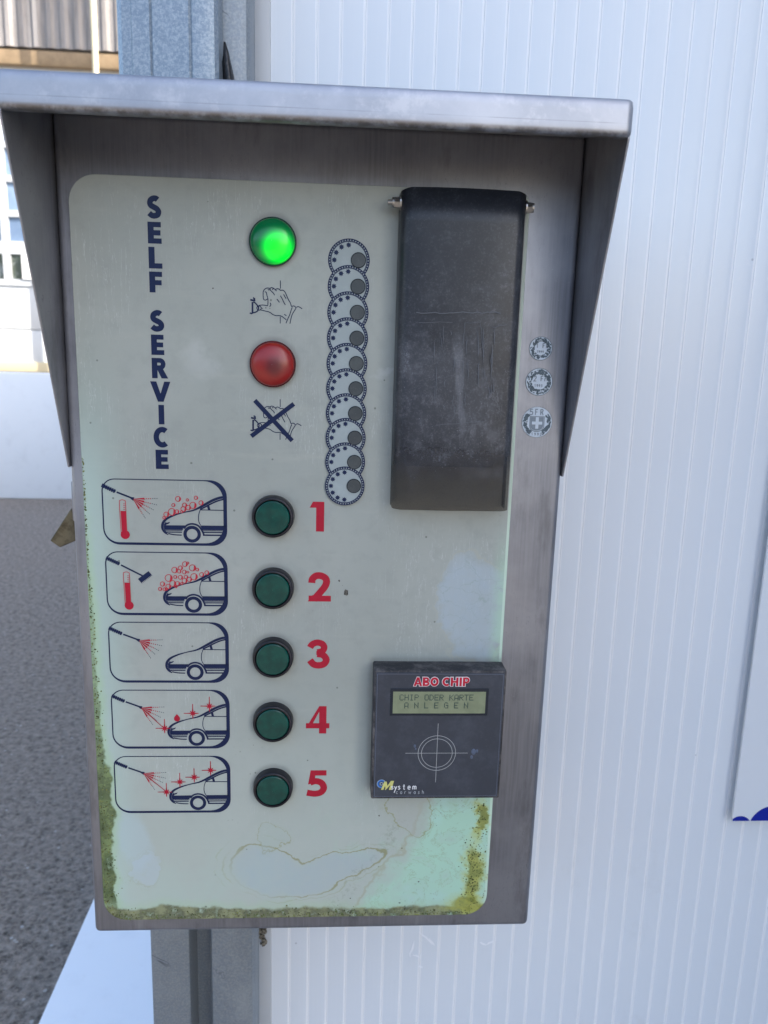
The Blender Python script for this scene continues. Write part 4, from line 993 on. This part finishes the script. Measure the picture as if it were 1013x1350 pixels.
# ------------------------------------------------------------------ background
def low_wall():
    mb = MB(); mb.box(-14, -1.2, 7.35, 7.6, 0, 1.27, .01)
    tag(mb.build('low_wall', WPAINT), 'low white rendered wall standing on the asphalt in shade before the garage', 'wall')
low_wall()
def garage():
    Yg = 13.0
    t = empty('garage_building', 'sunlit white garage hall with large glazed sectional door behind the low wall', 'building', (-4, Yg, 0))
    ox = 4; z = ZB
    G = lambda px_, py_: (lambda p: (p[0] + ox, p[1] + z))(at(px_, py_, Yg))
    wm = white_paint('sunlit_render', (.60, .60, .58), .7, (.55, .55, .53)); alu = white_paint('door_frame_paint', (.50, .52, .54), .4, (.44, .46, .49)); 
    mb = MB(); mb.box(-9.0, 9.0, .12, 6, 0, 9.5); mb.build('facade_wall', wm, t)
    # sectional door: solid foot panel, then rows of panes
    zf = G(0, 372)[1]; xr = G(47, 350)[0] + .25
    xl = xr - 4.2
    mb = MB(); n = 3
    for k in range(n):
        h = (zf - .25) / n; mb.box(xl, xr, .03, .09, .25 + k * h + .006, .25 + (k + 1) * h - .006, .01)
    dr = mb.build('garage_door', alu, t)
    rows = [(372, 326), (326, 281), (281, 235), (235, 190), (190, 145)]
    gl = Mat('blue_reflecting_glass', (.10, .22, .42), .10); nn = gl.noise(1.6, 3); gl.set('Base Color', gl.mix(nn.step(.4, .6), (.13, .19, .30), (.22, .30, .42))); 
    gd = Mat('reflecting_trees_glass', rough=.12); nn = gd.noise(2.2, 4, .7); gd.set('Base Color', gd.mix(nn.step(.45, .55), (.06, .075, .06), (.19, .21, .21)))  # reflected cars and trees painted into the lower panes' colour
    cols = [9.5 - 34.0, 9.5, 44.5]
    pw = G(44.5, 300)[0] - G(9.5, 300)[0]; xm = G(9.5, 350)[0]
    for ri, (yb, yt) in enumerate(rows):
        z0 = G(10, yb)[1]; z1 = G(10, yt)[1]
        for c in (-4, -3, -2, -1, 0):
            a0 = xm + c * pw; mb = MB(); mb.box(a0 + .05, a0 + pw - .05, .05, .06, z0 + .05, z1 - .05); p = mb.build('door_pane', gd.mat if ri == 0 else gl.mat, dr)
        mb = MB(); w_ = .10 if ri == 1 else .05
        mb.box(xm - 4 * pw, xm + pw + .06, .0, .048, z0 - w_ , z0 + w_)
        mb.build('door_rail', alu, dr)
    mb = MB()
    for c in range(-4, 2): mb.box(xm + c * pw - .06, xm + c * pw + .06, -.004, .045, zf, G(10, 120)[1])
    mb.build('door_mullions', alu, dr)
    mb = MB(); a_, b_ = G(31, 368), G(42, 336); mb.box(a_[0], b_[0], -.03, -.008, a_[1], b_[1]); mb.build('white_notice', white_paint('notice_white', (.8, .8, .8)), t)
    # corrugated cladding and tan soffit band high up
    zc = (G(0, 60)[1] + G(160, 70)[1]) / 2; zs = (G(0, 84)[1] + G(160, 92)[1]) / 2
    m = Mat('corrugated_cladding', rough=.6); x, y, zz = m.xyz(); n = m.noise(2.0, 5, .7, stretch=(3, 1, .3)); k = m.noise(30, 3, .7, stretch=(1, 1, 1))
    m.set('Base Color', m.mix(n.step(.35, .65), (.20, .185, .18), (.31, .29, .285))); m.bump(k, .5, .02)
    mb = MB(); pts = []; x_ = -9.0
    while x_ < 9.0: pts += [(x_, -.02), (x_ + .05, -.05), (x_ + .11, -.05), (x_ + .16, -.02)]; x_ += .21
    pts += [(9.0, .118), (-9.0, .118)]
    mb.prism(pts, 'z', zc, 9.4); mb.build('corrugated_cladding', m.mat, t)
    tan = Mat('tan_fascia', rough=.6); n = tan.noise(3, 5, .7); tan.set('Base Color', tan.mix(n.step(.35, .65), (.22, .155, .09), (.31, .22, .13)))
    mb = MB(); mb.box(-9, 9, -.03, .118, zs, zc - .04, .01); mb.build('fascia_band', tan.mat, t)
    mb = MB(); mb.box(-9, 9, .02, .118, zc - .04, zc); mb.build('shadow_gap', Mat('gap_dark', (.05, .045, .04), .8).mat, t)
    # sill strip: warm sun on the low wall's top put into its yellow
    mb = MB(); zy = G(20, 480)[1]; mb.box(-9, 9, -.02, .028, zy - .12, zy + .04, .005); mb.build('sunlit_sill_strip', Mat('sunlit_yellow', (.60, .52, .34), .6).mat, t)
    # hidden pillar added to cast a shadow band on the cladding
    mb = MB(); mb.box(1.28, 1.62, -1.25, -.9, 0, 9.6, .02); mb.build('pillar', wm, t)
garage()
def pipe():
    Yp = 12.2; x, z = at(124.5, 45, Yp); mb = MB(); n = 16; vs = []
    for zz in (0, 9.4):
        for k in range(n): vs.append((x + .045 * math.cos(2 * math.pi * k / n), Yp + .045 * math.sin(2 * math.pi * k / n), zz))
    mb.add(vs, [(k, (k + 1) % n, n + (k + 1) % n, n + k) for k in range(n)] + [tuple(range(n, 2 * n))], True)
    tag(mb.build('pole', Mat('cream_paint', (.66, .60, .42), .5).mat, None, 60), 'slim cream painted pole standing before the corrugated cladding', 'pole')
pipe()
def sun_blocker():
    # unseen hall added at the right to keep the sun off the terminal
    t = empty('sun_blocker', 'unseen white hall added at the right to block the sun from the bay', 'building', (2, 0, 0))
    mb = MB(); mb.box(0, 7, -2.5, 5.3, 0, 5.6, .02); mb.build('blocker_wall', white_paint('blocker_white', (.66, .67, .68), .5), t)
    mb = MB(); mb.box(-.15, 7.15, -2.6, 5.45, 5.62, 5.85, .02); mb.build('roof', GALVD, t)
    o = empty('opposite_blocker', 'unseen long low hall added across the yard to cut low frontal light', 'building', (0, -9, 0))  # added to weaken low light; its height follows a roofline reflected in the wall
    mb = MB(); mb.box(-16, 1.9, -5, 0, 0, 3.1, .02); mb.build('blocker_wall', white_paint('blocker_grey', (.40, .40, .41), .6), o)
    mb = MB(); mb.box(-16.1, 1.95, -5.1, .12, 3.12, 3.3, .02); mb.build('roof', GALVD, o)
    for k in range(3):
        mb = MB(); mb.box(-.03, .02, -2.4 + k * .85, -1.8 + k * .85, 1.2, 2.2, .01); w_ = mb.build('window', white_paint('window_frame_white', (.75, .75, .75), .4), t)  # windows invented along with the added sun-blocking hall
        mb = MB(); mb.box(-.036, -.031, -2.33 + k * .85, -1.87 + k * .85, 1.27, 2.13); mb.build('pane', Mat('blocker_glass', (.03, .04, .05), .08).mat, w_)
sun_blocker()
